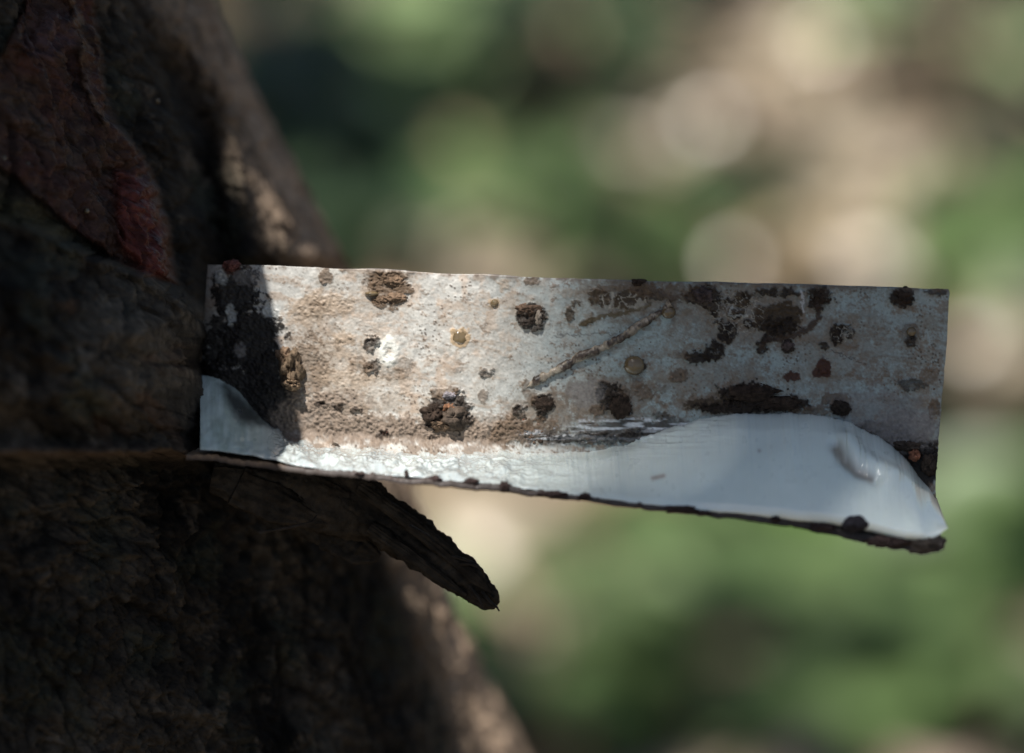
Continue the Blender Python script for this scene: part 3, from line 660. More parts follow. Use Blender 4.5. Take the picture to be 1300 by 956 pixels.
on_wall('dirt_clump', 672, 392, 17, 9, 0.8, 15, (0.10, 0.065, 0.045), amp=0.5)
on_wall('dirt_clump', 684, 402, 5, 12, 0.7, 16, (0.24, 0.20, 0.16), amp=0.4)
on_wall('dirt_clump', 294, 337, 10, 7, 1.3, 18, (0.13, 0.05, 0.04), amp=0.6)
on_wall('dirt_clump', 810, 359, 10, 5, 1.0, 19, DK, amp=0.5)
on_wall('dirt_clump', 893, 374, 15, 10, 0.9, 20, (0.075, 0.055, 0.05), amp=0.6)
on_wall('dirt_clump', 1042, 377, 14, 13, 0.8, 21, DK, amp=0.5)
on_wall('dirt_clump', 1146, 376, 13, 11, 0.7, 22, DK, amp=0.5)
on_wall('dirt_clump', 1000, 438, 8, 8, 0.6, 23, (0.08, 0.06, 0.055), amp=0.4)
on_wall('dirt_clump', 955, 499, 30, 10, 0.7, 24, DK, amp=0.6)
on_wall('dirt_clump', 992, 512, 26, 8, 0.7, 25, DK, amp=0.6)
on_wall('dirt_clump', 1068, 518, 12, 9, 1.1, 26, (0.03, 0.023, 0.018), amp=0.5)
on_wall('dirt_clump', 1160, 577, 7, 8, 1.8, 27, (0.26, 0.115, 0.07), amp=0.4, lab='small rusty red crumb by the free end')
on_wall('dirt_clump', 1150, 566, 16, 7, 1.2, 28, (0.06, 0.045, 0.035), amp=0.6)
on_wall('dirt_clump', 1178, 590, 10, 14, 1.0, 29, (0.035, 0.026, 0.02), amp=0.6)
on_wall('dirt_clump', 490, 549, 7, 5, 0.8, 30, (0.07, 0.035, 0.025), amp=0.5)
on_wall('dirt_clump', 690, 512, 12, 9, 0.5, 31, DK, amp=0.5)
on_wall('dirt_clump', 788, 515, 12, 13, 0.5, 32, DK, amp=0.6)
# crumbs along the bottom of the wall: too many and too small to pick apart
def crumbs():
    vv, ff, cc = [], [], []; n0 = 0
    rg = np.random.default_rng(5)
    for k in range(420):
        if rg.random() < 0.93: x = rg.uniform(360, 690); y = lut(x, [(360, 520), (460, 545), (690, 556)]) + rg.normal(0, 12)
        else: x = rg.uniform(690, 1190); y = rg.uniform(400, 530)
        if y > 566: continue
        r = (abs(rg.normal(0.08, 0.08)) + 0.06) * (1.0 if x < 690 else 0.6)
        V, F, s = blob(at(x, y, float(wall_point(x, y)) - 0.1), (r * rg.uniform(.8, 1.6), r, r * 0.9), k + 50, 0.5, 8, 6)
        vv.append(V); ff.append(F[:, ::-1] + n0); n0 += len(V)
        col = [(0.05, 0.035, 0.025), (0.12, 0.075, 0.05), (0.22, 0.15, 0.11), (0.20, 0.085, 0.05)][rg.choice(4, p=[.45, .3, .18, .07])]
        cc.append(np.tile(col, (len(V), 1)))
    V = np.vstack(vv); org = at(500, 545, 3)
    o = mesh('dirt_crumbs', V, np.vstack(ff), M_DIRT, None, origin=org, attrs={'paint': np.vstack(cc)}); o['kind'] = 'stuff'; under(SPOUT, o)
crumbs()
# amber beads of dried latex
for x, y, r, h, s in [(584, 428, 11, 0.55, 1), (628, 385, 6, 0.6, 2), (805, 464, 13, 0.8, 3), (472, 373, 9, 0.9, 4), (849, 396, 9, 0.8, 5), (1157, 421, 6, 0.4, 6)]:
    c = at(x, y, float(wall_point(x, y)) - 0.15); V, F, _ = blob(c, (r * .1, r * .095 if s != 4 else 0.35, h), s + 300, 0.10, 30, 20)
    o = mesh('resin_bead', V, F[:, ::-1], M_BEAD, None, origin=c); under(SPOUT, o)
# diagonal string of dried latex across the wall
def strand():
    pts = np.array([(668, 492), (684, 482), (705, 471), (722, 461), (745, 449), (765, 441), (784, 431), (800, 422), (812, 412), (826, 404), (842, 394), (852, 386)], float)
    t = np.linspace(0, len(pts) - 1, 150); x = np.interp(t, range(len(pts)), pts[:, 0]); y = np.interp(t, range(len(pts)), pts[:, 1])
    q = np.stack([x / 6, y * 0, x * 0], -1)
    y = y + 1.6 * fbm(q, 3, 401)
    r = 0.46 + 0.28 * fbm(q * 0.8, 3, 402) + 0.12 * fbm(q * 3, 2, 403); r = np.clip(r, 0.14, 0.8) * sstep(0, 8, np.arange(150)) + 0.03
    V, F = tube(at(x, y, wall_point(x, y) - 0.2), r, 12)
    V = V + 0.12 * fbm(V / 0.5, 3, 404)[:, None] * np.array([0.6, -1, 0.8])
    n = fbm(V / 1.6, 4, 405, 0.7)
    c = np.array([0.30, 0.25, 0.19]) * (1 - sstep(-0.02, 0.25, n))[:, None] + np.array([0.06, 0.04, 0.028]) * sstep(-0.02, 0.25, n)[:, None]
    c = c * (1 - 0.7 * sstep(0.3, 0.45, fbm(V / 0.8, 3, 409)))[:, None]
    o = mesh('latex_string', V, F, M_STRAND, None, origin=V[0], attrs={'paint': c}); under(SPOUT, o)
strand()
# clots along the front lip and at its free corner
lump('dirt_clump', 1172, 688, -13.0, (2.4, 1.35, 2.0), 41, (0.060, 0.050, 0.042), amp=0.4, lab='brown clot at the free front corner of the lip')
lump('dirt_clump', 1086, 664, -14.3, (1.7, 1.0, 1.1), 42, (0.035, 0.032, 0.038), amp=0.35, lab='dark clot on the lip under the latex mound')
for k, (x, dy, rx, ry, h) in enumerate([(1126, 3, 22, 6, .9), (1046, 0, 13, 4, .5), (866, 0, 17, 4, .5), (893, 2, 7, 3, .4), (742, -2, 6, 4, .5), (702, 0, 16, 3.5, .5), (641, -2, 6, 5, .6), (598, -4, 9, 4.5, .6), (516, -7, 2, 4.5, .3), (457, -1, 6, 2, .4), (552, -4, 7, 3.5, .5), (985, -1, 5, 4, .4)]):
    lump('dirt_clump', x, lut(x, LIP) + dy, float(d_lip(x)) - 0.1, (rx * .1, ry * .1, h), 60 + k, (0.045, 0.030, 0.027), amp=0.8, vary=0.7)

# ------------------------------------------------------------------ latex in the spout
KON = [(254, 478), (274, 478), (290, 483), (304, 496), (320, 513), (338, 533), (355, 547), (380, 555), (420, 560), (470, 564), (520, 566), (600, 567), (680, 569), (740, 568), (790, 561), (830, 550), (860, 541),
       (900, 529), (940, 525), (1000, 523), (1050, 528), (1090, 540), (1125, 559), (1150, 580), (1166, 604), (1184, 622), (1192, 640)]
EDG = [(254, 571), (300, 575), (340, 582), (370, 590), (400, 595), (450, 600), (520, 606), (640, 618), (740, 630), (860, 645), (1000, 660), (1060, 667), (1110, 676), (1150, 686), (1178, 687), (1194, 680), (1204, 666)]
def build_latex():
    NX, NV = 760, 110
    s = np.linspace(0, 1, NX)[None, :]; v = np.linspace(0, 1, NV)[:, None]
    xk = 254 + (1190 - 254) * s; xe = 254 + (1203 - 254) * s
    # keep the columns gathered where the outline is steep
    yk = slut(xk, KON, 7) + 3.4 * fbm(np.stack([xk / 13, xk * 0, xk * 0], -1), 5, 501, 0.65); ye = slut(xe, EDG, 8) + 1.5 * fbm(np.stack([xe / 16, xe * 0 + 7, xe * 0], -1), 3, 502)
    dk = wall_point(xk, np.minimum(yk, lut(xk, CRE))) + 0.15
    de = d_lip(xe) + 0.2
    px = xk + (xe - xk) * v; py = yk + (ye - yk) * v
    vv = v ** lut(xk, [(254, 1.0), (800, 1.0), (1000, 0.85), (1190, 0.8)])
    d = dk + (de - dk) * vv
    thick = lut(px, [(254, 0.10), (350, 0.5), (450, 0.6), (700, 0.9), (850, 1.6), (1000, 3.0), (1120, 3.6), (1170, 3.4), (1203, 2.6)])
    end = np.clip((1 - s) / 0.035, 0, 1)
    prof = np.minimum(1, np.sqrt(np.clip(v / 0.16, 0, 1))) * np.minimum(1, np.sqrt(np.clip((1 - v) / 0.10, 0, 1)))
    d = d - thick * (0.45 * np.sin(v * math.pi) + 0.55 * prof) * np.sqrt(np.clip(end, 0, 1))
    # hollow left by the wet wall at the root
    q = np.stack([px, py, px * 0], -1)
    lum = sstep(335, 360, px) * (1 - sstep(520, 800, px))
    rel = lum * (0.62 * fbm(q / np.array([16.0, 9.0, 1]), 4, 511, 0.5) + 0.40 * ridged(q / np.array([55.0, 12.0, 1]) + 0.5 * fbm(q / 25.0, 2, 516)[..., None], 3, 512) + 0.10 * fbm(q / 2.4, 3, 515))
    cob = lum * sstep(590, 480, px) * sstep(0.3, 0.6, v)
    f1, f21, _ = cells(q[..., :2] / np.array([15.0, 10.0]), 9); rel = rel + cob * 0.30 * (1 - f1 * f1 * 1.6) * np.clip(0.5 + 1.2 * fbm(q / 30.0, 2, 514), 0, 1.2)
    rel = rel + 0.10 * sstep(720, 820, px) * fbm(q / 40.0, 3, 520) + 0.25 * sstep(760, 800, px) * (1 - sstep(880, 960, px)) * sstep(0.45, 0.0, v) * ridged(q / np.array([40.0, 7.0, 1]), 3, 521)
    rel = rel + 0.12 * (1 - sstep(330, 350, px)) * fbm(q / 12.0, 3, 522)
    # fold with a brown trace near the free end
    fold = np.exp(-(seg_d(px, py, [(1062, 566), (1072, 582), (1090, 598), (1112, 608)]) / 8.0) ** 2)
    fold2 = np.exp(-(seg_d(px, py, [(1074, 562), (1088, 578), (1108, 594), (1130, 604)]) / 14.0) ** 2)
    rel = rel - 0.9 * fold + 0.9 * fold2
    d = d - 0.0 * rel
    c = np.tile(np.array([0.80, 0.885, 0.835]), px.shape + (1,))
    c = c * (1 + 0.03 * fbm(q / 50.0, 3, 530))[..., None]
    def over(c, m, col): return c * (1 - m[..., None]) + np.array(col) * m[..., None]
    c = over(c, 0.75 * np.exp(-(seg_d(px, py, [(1063, 568), (1071, 581), (1088, 597), (1108, 606)]) / np.interp(px, [1060, 1112], [7.5, 3.5])) ** 2), (0.24, 0.17, 0.12))
    c = over(c, 0.7 * np.exp(-(seg_d(px, py, [(829, 607), (842, 604)]) / 3.0) ** 2), (0.36, 0.25, 0.20))
    c = over(c, 0.6 * np.exp(-(np.hypot(px - 964, py - 572) / 2.5) ** 2), (0.3, 0.25, 0.22))
    c = over(c, 0.4 * np.exp(-(np.hypot(px - 700, py - 600) / 2.2) ** 2), (0.3, 0.25, 0.22))
    for x, y, r in [(407, 571, 4), (432, 568, 6), (424, 574, 3), (393, 575, 3)]: c = over(c, 0.8 * np.exp(-(np.hypot((px - x) / 1.3, py - y) / r) ** 2), (0.36, 0.24, 0.08))
    greyed = sstep(330, 370, px) * (1 - sstep(560, 790, px)) * (0.85 + 0.35 * fbm(q / np.array([28.0, 9.0, 1]), 4, 536))  # thinner latex, greyed in colour to hold down the sun here
    c = over(c, np.clip(greyed, 0, 1), (0.41, 0.455, 0.455))
    # thin watery film at the root lets the dirty wall show through, greenish
    film = (1 - sstep(300, 356, px)) * (0.65 + 0.55 * fbm(q / np.array([7.0, 26.0, 1]), 4, 531))
    c = over(c, np.clip(film, 0, 1) * 0.85, (0.33, 0.41, 0.345))
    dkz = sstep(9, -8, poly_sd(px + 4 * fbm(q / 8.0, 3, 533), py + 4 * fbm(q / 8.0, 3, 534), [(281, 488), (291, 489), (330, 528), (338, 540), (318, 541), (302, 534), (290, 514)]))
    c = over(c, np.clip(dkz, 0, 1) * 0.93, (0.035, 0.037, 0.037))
    c = over(c, (sstep(0.10, 0.0, v) * sstep(640, 700, px) * (1 - sstep(860, 900, px)) * 0.5) * np.ones_like(px), (0.25, 0.25, 0.26))
    gl = 0.30 - 0.17 * lum + 0.05 * fbm(q / 9, 2, 540); gl = np.clip(gl, 0.1, 0.6)
    men = (1 - sstep(740, 880, px)) * sstep(300, 350, px)          # concave foot where the film climbs the wall
    d = d + men * (3.2 * np.exp(-(v / 0.16) ** 2) * np.clip(v / 0.05, 0, 1))
    d = np.minimum(d, dk + 0.6 + 0 * d)
    P = at(px, py, d)
    Nn = grid_normals(P); Nn = Nn * np.sign((Nn * (-FV + UV)).sum(-1).mean())
    P = P + Nn * (rel * np.clip(v / 0.04, 0, 1) * np.clip((1 - v) / 0.04, 0, 1))[..., None]
    nr, nc = px.shape
    i = np.arange(nr * nc).reshape(nr, nc)
    loop = np.concatenate([i[0, :], i[1:, -1], i[-1, -2::-1], i[-2:0:-1, 0]])
    sk = P.reshape(-1, 3)[loop] + FV * 1.0; cs = c.reshape(-1, 3)[loop]; off = nr * nc
    a = np.arange(len(loop)); b = np.roll(a, -1)
    F = np.vstack([grid_faces(nr, nc), np.stack([loop[a], loop[b], off + b, off + a], -1)])
    org = at(700, 600, -8)
    o = mesh('latex_pool', np.vstack([P.reshape(-1, 3), sk]), F, M_LATEX, None, origin=org,
             attrs={'paint': np.vstack([c.reshape(-1, 3), cs]), 'gloss': np.concatenate([gl.ravel(), np.full(len(loop), 0.3)])})
    o['label'] = 'white liquid latex running along the spout and heaped at its free end'; o['category'] = 'latex'
build_latex()

# ------------------------------------------------------------------ leaves
def leaf_geo(pos, axis, normal, L, Wd, cup=0.12, droop=0.15, n=7):
    axis = np.asarray(axis, float); axis = axis / np.linalg.norm(axis)
    normal = np.asarray(normal, float); side = np.cross(normal, axis); side /= np.linalg.norm(side) + 1e-9; normal = np.cross(axis, side)
    t = np.linspace(0, 1, n); w = Wd * np.sin(np.pi * t ** 0.85) ** 0.8 * 0.5; w[0] = w[-1] = Wd * 0.02
    mid = pos + axis * (L * t)[:, None] - normal * (droop * L * t * t)[:, None]
    l = mid - side * w[:, None] + normal * (cup * w * 2)[:, None]; r = mid + side * w[:, None] + normal * (cup * w * 2)[:, None]
    V = np.stack([l, mid, r], 1).reshape(-1, 3)
    return V, grid_faces(n, 3)
class Leaves:
    def __init__(self): self.v, self.f, self.c, self.n = [], [], [], 0
    def add(self, col, *a, **k):
        V, F = leaf_geo(*a, **k); self.v.append(V); self.f.append(F + self.n); self.n += len(V); self.c.append(np.tile(col, (len(V), 1)))
    def build(self, name, mat, origin):
        V = np.vstack(self.v); return mesh(name, V, np.vstack(self.f), mat, None, origin=origin, attrs={'paint': np.vstack(self.c)})

# leaf litter
def litter():
    rg = np.random.default_rng(11); lv = Leaves()
    cols = np.array([(0.36, 0.27, 0.155), (0.27, 0.195, 0.11), (0.43, 0.335, 0.22), (0.17, 0.12, 0.07), (0.40, 0.30, 0.23)])
    for k in range(5200):
        x = rg.uniform(-1900, 1900); y = rg.uniform(700, 5600); z = abs(rg.normal(0, 14)) + 4
        a = rg.uniform(0, 6.283); ax = np.array([math.cos(a), math.sin(a), rg.normal(0, 0.25)])
        nm = np.array([rg.normal(0, 0.35), rg.normal(0, 0.35), 1.0])
        L = rg.uniform(60, 130)
        lv.add(cols[rg.integers(5)] * rg.uniform(0.7, 1.25), np.array([x, y, z]), ax, nm, L, L * rg.uniform(0.3, 0.45), cup=rg.uniform(-.3, .4), droop=rg.uniform(-.3, .3), n=5)
    for x, y, r in [(820, 190, 30), (780, 80, 20), (900, 160, 30), (650, 240, 25), (640, 330, 30), (1120, 210, 25), (1050, 50, 30), (985, 100, 30), (560, 340, 40), (470, 190, 20), (1060, 300, 40), (1130, 330, 40), (940, 300, 30), (1240, 430, 40), (1010, 190, 20), (640, 690, 40), (1080, 120, 20)]:
        for k in range(3):  # paler leaves added at the sun flecks to brighten those patches
            g = ground_at(x + rg.uniform(-r, r), y + rg.uniform(-r, r), 35.0); a = rg.uniform(0, 6.283); L = rg.uniform(60, 90)
            lv.add(np.array((0.46, 0.385, 0.28)) * rg.uniform(.8, 1.1), g, np.array([math.cos(a), math.sin(a), 0.2]), np.array([-.15, -.5, 1.0]) + rg.normal(0, .15, 3), L, L * 0.5, cup=0.05, droop=0.05, n=5)
    o = lv.build('leaf_litter', M_LITTER, (0, 2500, 0)); o['kind'] = 'stuff'; o['label'] = 'dry tan fallen leaves covering the ground, out of focus'
litter()

# shiny leaf scraps added and turned to mirror the sun as bright discs
def glints():
    rg = np.random.default_rng(31); lv = Leaves()
    m = leaf_mat('glint_scrap', 0.30, 0.0)
    for x, y, k_, sz in [(818, 190, 3, 15), (780, 78, 2, 9), (900, 160, 2, 9), (1122, 212, 2, 12), (650, 240, 2, 12), (640, 335, 3, 13), (558, 335, 3, 14), (1052, 55, 3, 13), (988, 105, 3, 13), (478, 190, 2, 11), (1060, 310, 3, 14), (600, 95, 2, 12),
                         (1140, 340, 3, 14), (950, 300, 2, 12), (1085, 125, 2, 12), (1240, 430, 3, 15), (640, 700, 2, 13), (1240, 70, 3, 12), (740, 170, 1, 10), (1000, 200, 1, 11), (860, 110, 2, 10), (560, 40, 2, 11), (700, 330, 2, 12)]:
        for k in range(k_):
            g = ground_at(x + rg.uniform(-22, 22), y + rg.uniform(-22, 22), 45.0); to = CAMP - g; to /= np.linalg.norm(to)
            nm = to - SUN; nm /= np.linalg.norm(nm); nm = nm + rg.normal(0, 0.10, 3); a = rg.uniform(0, 6.283)
            L = sz * rg.uniform(1.4, 2.3); ax = np.array([math.cos(a), math.sin(a), 0.0]); ax -= nm * (ax @ nm)
            lv.add(np.array((0.34, 0.27, 0.17)) * rg.uniform(.7, 1.2), g, ax, nm, L, L * .6, cup=0.02, droop=0.0, n=5)
    o = lv.build('glint_scraps', m, (0, 2500, 0)); o['kind'] = 'stuff'; o['label'] = 'shiny leaf scraps added to mirror the sun as glints on the forest floor'
glints()

# plants on the forest floor: foot pixel gives the spot on the ground
PALE, MID, DEEP, LIME = (0.27, 0.36, 0.17), (0.115, 0.175, 0.062), (0.035, 0.065, 0.028), (0.10, 0.19, 0.03)
def plant(px, py, spread, height, nl, col, label, seed, leaf=(80, 120)):
    rg = np.random.default_rng(seed)
    g = ground_at(px, py, height * 0.55); g[2] = 0
    root = thing('forest_plant', label, 'plant', g, 'blurred plants on the forest floor')
    lv = Leaves(); sv, sf, n0 = [], [], 0
    for k in range(nl):
        a = rg.uniform(0, 6.283); hh = height * rg.uniform(0.35, 1.0); rr = spread * math.sqrt(rg.uniform(0.02, 1)) * 0.6
        p = g + np.array([math.cos(a) * rr, math.sin(a) * rr, hh]); L = rg.uniform(*leaf)
        ax = np.array([math.cos(a), math.sin(a), rg.normal(0, 0.3)])
        lv.add(np.array(col) * rg.uniform(0.75, 1.3), p, ax, np.array([rg.normal(0, .3), rg.normal(0, .3) - 0.25, 1]), L, L * rg.uniform(.38, .5), droop=rg.uniform(0.1, 0.4))
        st = np.stack([g + np.array([0, 0, -10]), g + (p - g) * np.array([.3, .3, .6]), p]); V, F = tube(st, [3.0, 2.2, 1.4], 5)
        sf += [tuple(i + n0 for i in f) for f in F]; sv.append(V); n0 += len(V)
    under(root, lv.build('foliage', M_LEAF, g))
    V = np.vstack(sv); under(root, mesh('stem', V, sf, M_LEAF, None, origin=g, attrs={'paint': np.full((len(V), 3), (0.07, 0.08, 0.035))}))
PLANTS = [
    (610, 50, 85, 190, 24, PALE, 'pale green blurred plant above the middle left of the spout', 1),
    (450, 40, 80, 170, 20, DEEP, 'dark greyish green blurred plant close to the trunk at the top of the picture', 2),
    (725, 60, 110, 190, 26, DEEP, 'dark olive blurred plant at the top centre, right of the pale one', 3),
    (740, 280, 100, 110, 20, MID, 'small mid green blurred plant just above the middle of the spout', 4),
    (450, 300, 80, 110, 12, DEEP, 'low dark green blurred plant beside the trunk above the root of the spout', 5),
    (840, 255, 80, 100, 12, DEEP, 'low dark green blurred plant above the right half of the spout', 6),
    (1270, 290, 100, 130, 18, MID, 'green blurred plant at the right edge above the spout end', 7),
    (1255, 560, 100, 130, 22, MID, 'green blurred plant at the right edge level with the latex mound', 8),
    (1240, 690, 80, 110, 16, LIME, 'yellowish green blurred plant below the free end of the spout at the right edge', 9),
    (980, 705, 80, 90, 15, MID, 'green blurred plant under the right half of the spout', 10),
    (1090, 690, 90, 90, 16, MID, 'green blurred plant under the free end of the spout', 11),
    (690, 845, 60, 80, 14, MID, 'green blurred plant right of the hanging bark splinter at the bottom', 12),
    (870, 815, 60, 70, 9, PALE, 'pale green blurred plant at the bottom centre', 13),
    (340, 70, 100, 150, 24, DEEP, 'dark blurred plant at the top, half behind the trunk edge', 18),
    (400, 180, 120, 170, 40, DEEP, 'dark blurred plant close to the upper trunk edge', 15),
    (1255, 820, 100, 90, 16, MID, 'mid green blurred plant in the bottom right corner', 16),
    (1060, 850, 90, 90, 16, MID, 'green blurred plant at the bottom, right of the middle', 17),
    (1230, 60, 110, 170, 14, PALE, 'pale green blurred plant in the top right corner', 14),
]
for p in PLANTS: plant(*p)

# ------------------------------------------------------------------ crown overhead, unseen; leaves placed to shape sun and shade
def shade_crown():
    lv = Leaves(); rg = np.random.default_rng(23)
    up = -SUN
    e1 = np.cross(up, np.array([0, 1.0, 0])); e1 /= np.linalg.norm(e1); e2 = np.cross(up, e1)
    def shade(p, dist, L, Wd, axis):
        """leaf whose shade falls on p"""
        c = p - SUN * dist; axis = np.asarray(axis, float); axis = axis - up * (axis @ up); axis /= np.linalg.norm(axis)
        lv.add(np.array(MID) * rg.uniform(.7, 1.2), c - axis * L / 2, axis, up + rg.normal(0, 0.12, 3), L, Wd, cup=0.05, droop=0.04)
        return c
    pts = []
    # over the right half of the spout: narrow leaves spaced to weaken the sun
    for k in range(9):
        for row, py in enumerate((330, 620, 900)):
            pts.append(shade(at(745 + 150 * k + rg.uniform(-20, 20), py + rg.uniform(-40, 40), 0.0), 2150 + 450 * row + rg.uniform(-80, 80), 46 + rg.uniform(-5, 5), (14.0, 11.0, 9.5)[row], np.array([0.12, 0.2, 1.0])))
    # over the trunk: leaves wherever they leave the sunlit spots free
    lit = [(at(x, y, d), r) for x, y, d, r in
           [(x, y, 0.0, 6) for x in range(335, 690, 25) for y in (330, 400, 470, 540, 610)] + [(x, y, -12.0, 6) for x in range(330, 690, 30) for y in (560, 600)]]
    lit += [(bark_at(x, y), r) for x, y, r in [(535, 615, 2.5), (566, 650, 3.5), (588, 690, 2), (600, 722, 1), (586, 790, 5), (596, 830, 6), (584, 862, 5)]] + [(at(x, y, 65.0), 0.0) for x, y in [(352, 95), (388, 190), (458, 322)]]
    LP = np.array([[p @ e1, p @ e2] for p, r in lit]); LR = np.array([r for p, r in lit])
    def free(p, L, Wd, a, pad=2.0):
        rel = LP - np.array([p @ e1, p @ e2]); u = np.abs(rel @ [math.cos(a), math.sin(a)]) / (L / 2 + LR + pad); w = np.abs(rel @ [-math.sin(a), math.cos(a)]) / (Wd / 2 + LR + pad)
        return not (u * u + w * w < 1).any()
    for x, y in [(650, 755), (662, 800), (672, 840), (690, 885), (640, 728), (705, 930), (630, 930), (560, 925), (480, 890), (500, 810), (540, 740), (520, 690), (400, 930), (330, 930), (450, 900), (300, 110), (330, 190), (365, 265), (270, 20), (385, 310), (345, 235), (310, 55), (250, 60), (280, 160), (320, 280), (300, 230), (300, 180), (340, 320), (280, 90), (290, 300), (370, 330), (245, 10), (400, 300), (352, 205)]:
        p = bark_at(x, y)
        left = 4
        for tr in range(120):
            L = 46 - 0.25 * tr; a = rg.uniform(0, math.pi); pj = p + rg.normal(0, 4, 3)
            if free(pj, L, L * 0.45, a, 3.0):
                shade(pj, 1400 + rg.uniform(-60, 60), L, L * 0.45, e1 * math.cos(a) + e2 * math.sin(a)); left -= 1
                if left == 0: break
    # a leafy shoot added out of view to shade the upper trunk edge
    sh = Leaves(); tips = []
    for x, y in [(300, 110), (330, 190), (365, 265), (270, 20), (385, 310), (345, 235), (310, 55), (320, 280), (300, 230), (300, 180), (340, 320), (290, 300), (370, 330), (250, 10), (280, 90), (395, 325), (315, 150), (260, -40), (280, 240), (300, 200), (310, 240), (330, 285), (345, 300), (290, 185), (320, 230), (305, 265), (335, 250), (355, 300), (310, 310), (275, 200), (290, 330), (300, 150)]:
        p = bark_at(x, y); left = 5
        for tr in range(80):
            L = rg.uniform(11, 24); a = rg.uniform(0, math.pi); pj = p + rg.normal(0, 3, 3)
            if free(pj, L, L * 0.5, a, 1.0):
                c0 = pj - SUN * rg.uniform(300, 380); ax = e1 * math.cos(a) + e2 * math.sin(a)
                sh.add(np.array(MID) * rg.uniform(.7, 1.2), c0 - ax * L / 2, ax, up + rg.normal(0, 0.12, 3), L, L * 0.5, cup=0.05, droop=0.04); tips.append(c0); left -= 1
                if left == 0: break
    tips = np.array(tips); m0 = tips.mean(0); r0 = np.array([axis_x(520.0), AXIS_Y, 520.0 + FOCUS[2]]); tv, tf, tn = [], [], 0
    for c0 in tips[::2]:
        V, F = tube(np.stack([r0, r0 * 0.5 + m0 * 0.5 + [0, 0, 25], m0 * 0.6 + c0 * 0.4 + [0, 0, 14], c0 + [0, 0, 1]]), [3.0, 2.0, 0.9, 0.4], 5)
        tf += [tuple(i + tn for i in f) for f in F]; tv.append(V); tn += len(V)
    o = mesh('shade_shoot', np.vstack(tv), tf, M_BARK, None, origin=r0, attrs={'paint': np.full((tn, 3), (0.07, 0.065, 0.035)), 'gloss': np.full(tn, .8)}); under(TREE, o)
    under(TREE, sh.build('shade_shoot_foliage', M_LEAF, r0))
    n = 0
    for k in range(9000):
        p = at(rg.uniform(-700, 760), rg.uniform(-700, 1100), rg.uniform(-60, 60)); dist = rg.uniform(1350, 2100)
        L = rg.uniform(70, 150) if k % 3 == 0 else rg.uniform(26, 70); Wd = L * rg.uniform(.36, .44); a = rg.uniform(0, math.pi); ax = e1 * math.cos(a) + e2 * math.sin(a)
        rel = LP - np.array([p @ e1, p @ e2]); u = np.abs(rel @ [math.cos(a), math.sin(a)]) / (L / 2 + LR + 2); w = np.abs(rel @ [-math.sin(a), math.cos(a)]) / (Wd / 2 + LR + 2)
        if (u * u + w * w < 1).any(): continue
        shade(p, dist, L, Wd, ax); n += 1
        if n >= 1500: break
    for k in range(3500):
        p = bark_at(rg.uniform(240, 760), rg.uniform(-60, 980)) if k < 2600 else at(rg.uniform(240, 760), rg.uniform(-60, 980), rg.uniform(0, 70))
        L = rg.uniform(14, 38); a = rg.uniform(0, math.pi)
        if free(p, L, L * 0.45, a, 1.0): shade(p, rg.uniform(1300, 1500), L, L * 0.45, e1 * math.cos(a) + e2 * math.sin(a))
    # the outer crown: shade on the forest floor, broken by these sun flecks (photo spot, radius in photo pixels)
    FLECKS = [(820, 190, 42), (905, 150, 40), (985, 100, 45), (1050, 50, 50), (1085, 120, 30), (1120, 215, 30), (960, 300, 45), (1065, 310, 55), (650, 330, 40), (565, 335, 45), (600, 190, 20),
              (1240, 70, 40), (1240, 430, 45), (640, 700, 50), (760, 700, 50), (600, 90, 55), (560, 30, 45), (950, 690, 40), (1040, 720, 35), (830, 720, 30), (1235, 700, 25), (740, 290, 25), (870, 780, 30), (1150, 770, 45), (1010, 760, 35), (1240, 800, 30), (1180, 470, 30), (1180, 330, 50), (650, 240, 22), (1265, 300, 20)]
    FP = []
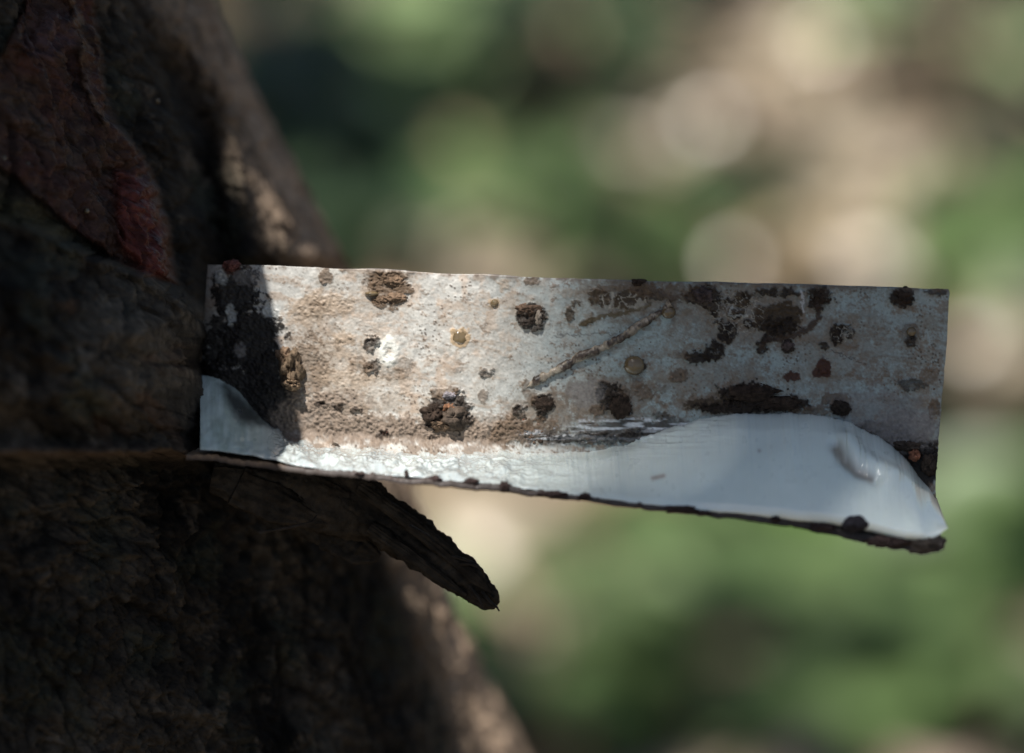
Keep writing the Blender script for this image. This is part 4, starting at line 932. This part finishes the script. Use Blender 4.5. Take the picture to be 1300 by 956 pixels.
    for x, y, r in FLECKS:
        for ox, oy in ((0, 0), (1, 0), (-1, 0), (0, 1), (0, -1), (.7, .7), (-.7, .7), (.7, -.7), (-.7, -.7)):
            g = ground_at(x + ox * r, y + oy * r, 40.0); FP.append([g @ e1, g @ e2])
    FP = np.array(FP); n = 0
    for x, y in [(340, 60), (380, 110), (420, 150), (370, 190), (430, 220), (460, 120), (400, 260), (350, 140), (440, 60), (470, 180), (420, 190), (390, 230)]:
        g = ground_at(x, y, 60.0); a = rg.uniform(0, math.pi)
        shade(g, rg.uniform(2500, 3200), 230, 95, e1 * math.cos(a) + e2 * math.sin(a))
    for k in range(14000):
        g = np.array([rg.uniform(-1500, 1900), rg.uniform(1100, 5400), 40.0]); dist = rg.uniform(2300, 3400)
        L = rg.uniform(90, 260) if k % 2 else rg.uniform(60, 110); Wd = L * rg.uniform(.36, .44); a = rg.uniform(0, math.pi); ax = e1 * math.cos(a) + e2 * math.sin(a)
        rel = FP - np.array([g @ e1, g @ e2]); u = np.abs(rel @ [math.cos(a), math.sin(a)]) / (L / 2 + 4); w = np.abs(rel @ [-math.sin(a), math.cos(a)]) / (Wd / 2 + 4)
        if (u * u + w * w < 1).any(): continue
        q = np.array([g @ e1, g @ e2]); u = np.abs((LP - q) @ [math.cos(a), math.sin(a)]) / (L / 2 + LR + 25); w = np.abs((LP - q) @ [-math.sin(a), math.cos(a)]) / (Wd / 2 + LR + 25)
        if (u * u + w * w < 1).any(): continue
        shade(g, dist, L, Wd, ax); n += 1
        if n >= 2600: break
    V, F = tube(np.array([[axis_x(1350.0), AXIS_Y, 2150], [-900, -300, 2300], [-700, -700, 2420], [-450, -850, 2500]]), [60, 34, 22, 9], 10)
    o = mesh('branch', V, F, M_BARK, None, origin=V[0], attrs={'paint': np.full((len(V), 3), (0.09, 0.075, 0.055)), 'gloss': np.full(len(V), .8)}); under(TREE, o)
    c = lv.build('shade_crown', M_LEAF, (0, 0, 2300)); c['kind'] = 'stuff'; under(TREE, c)
shade_crown()
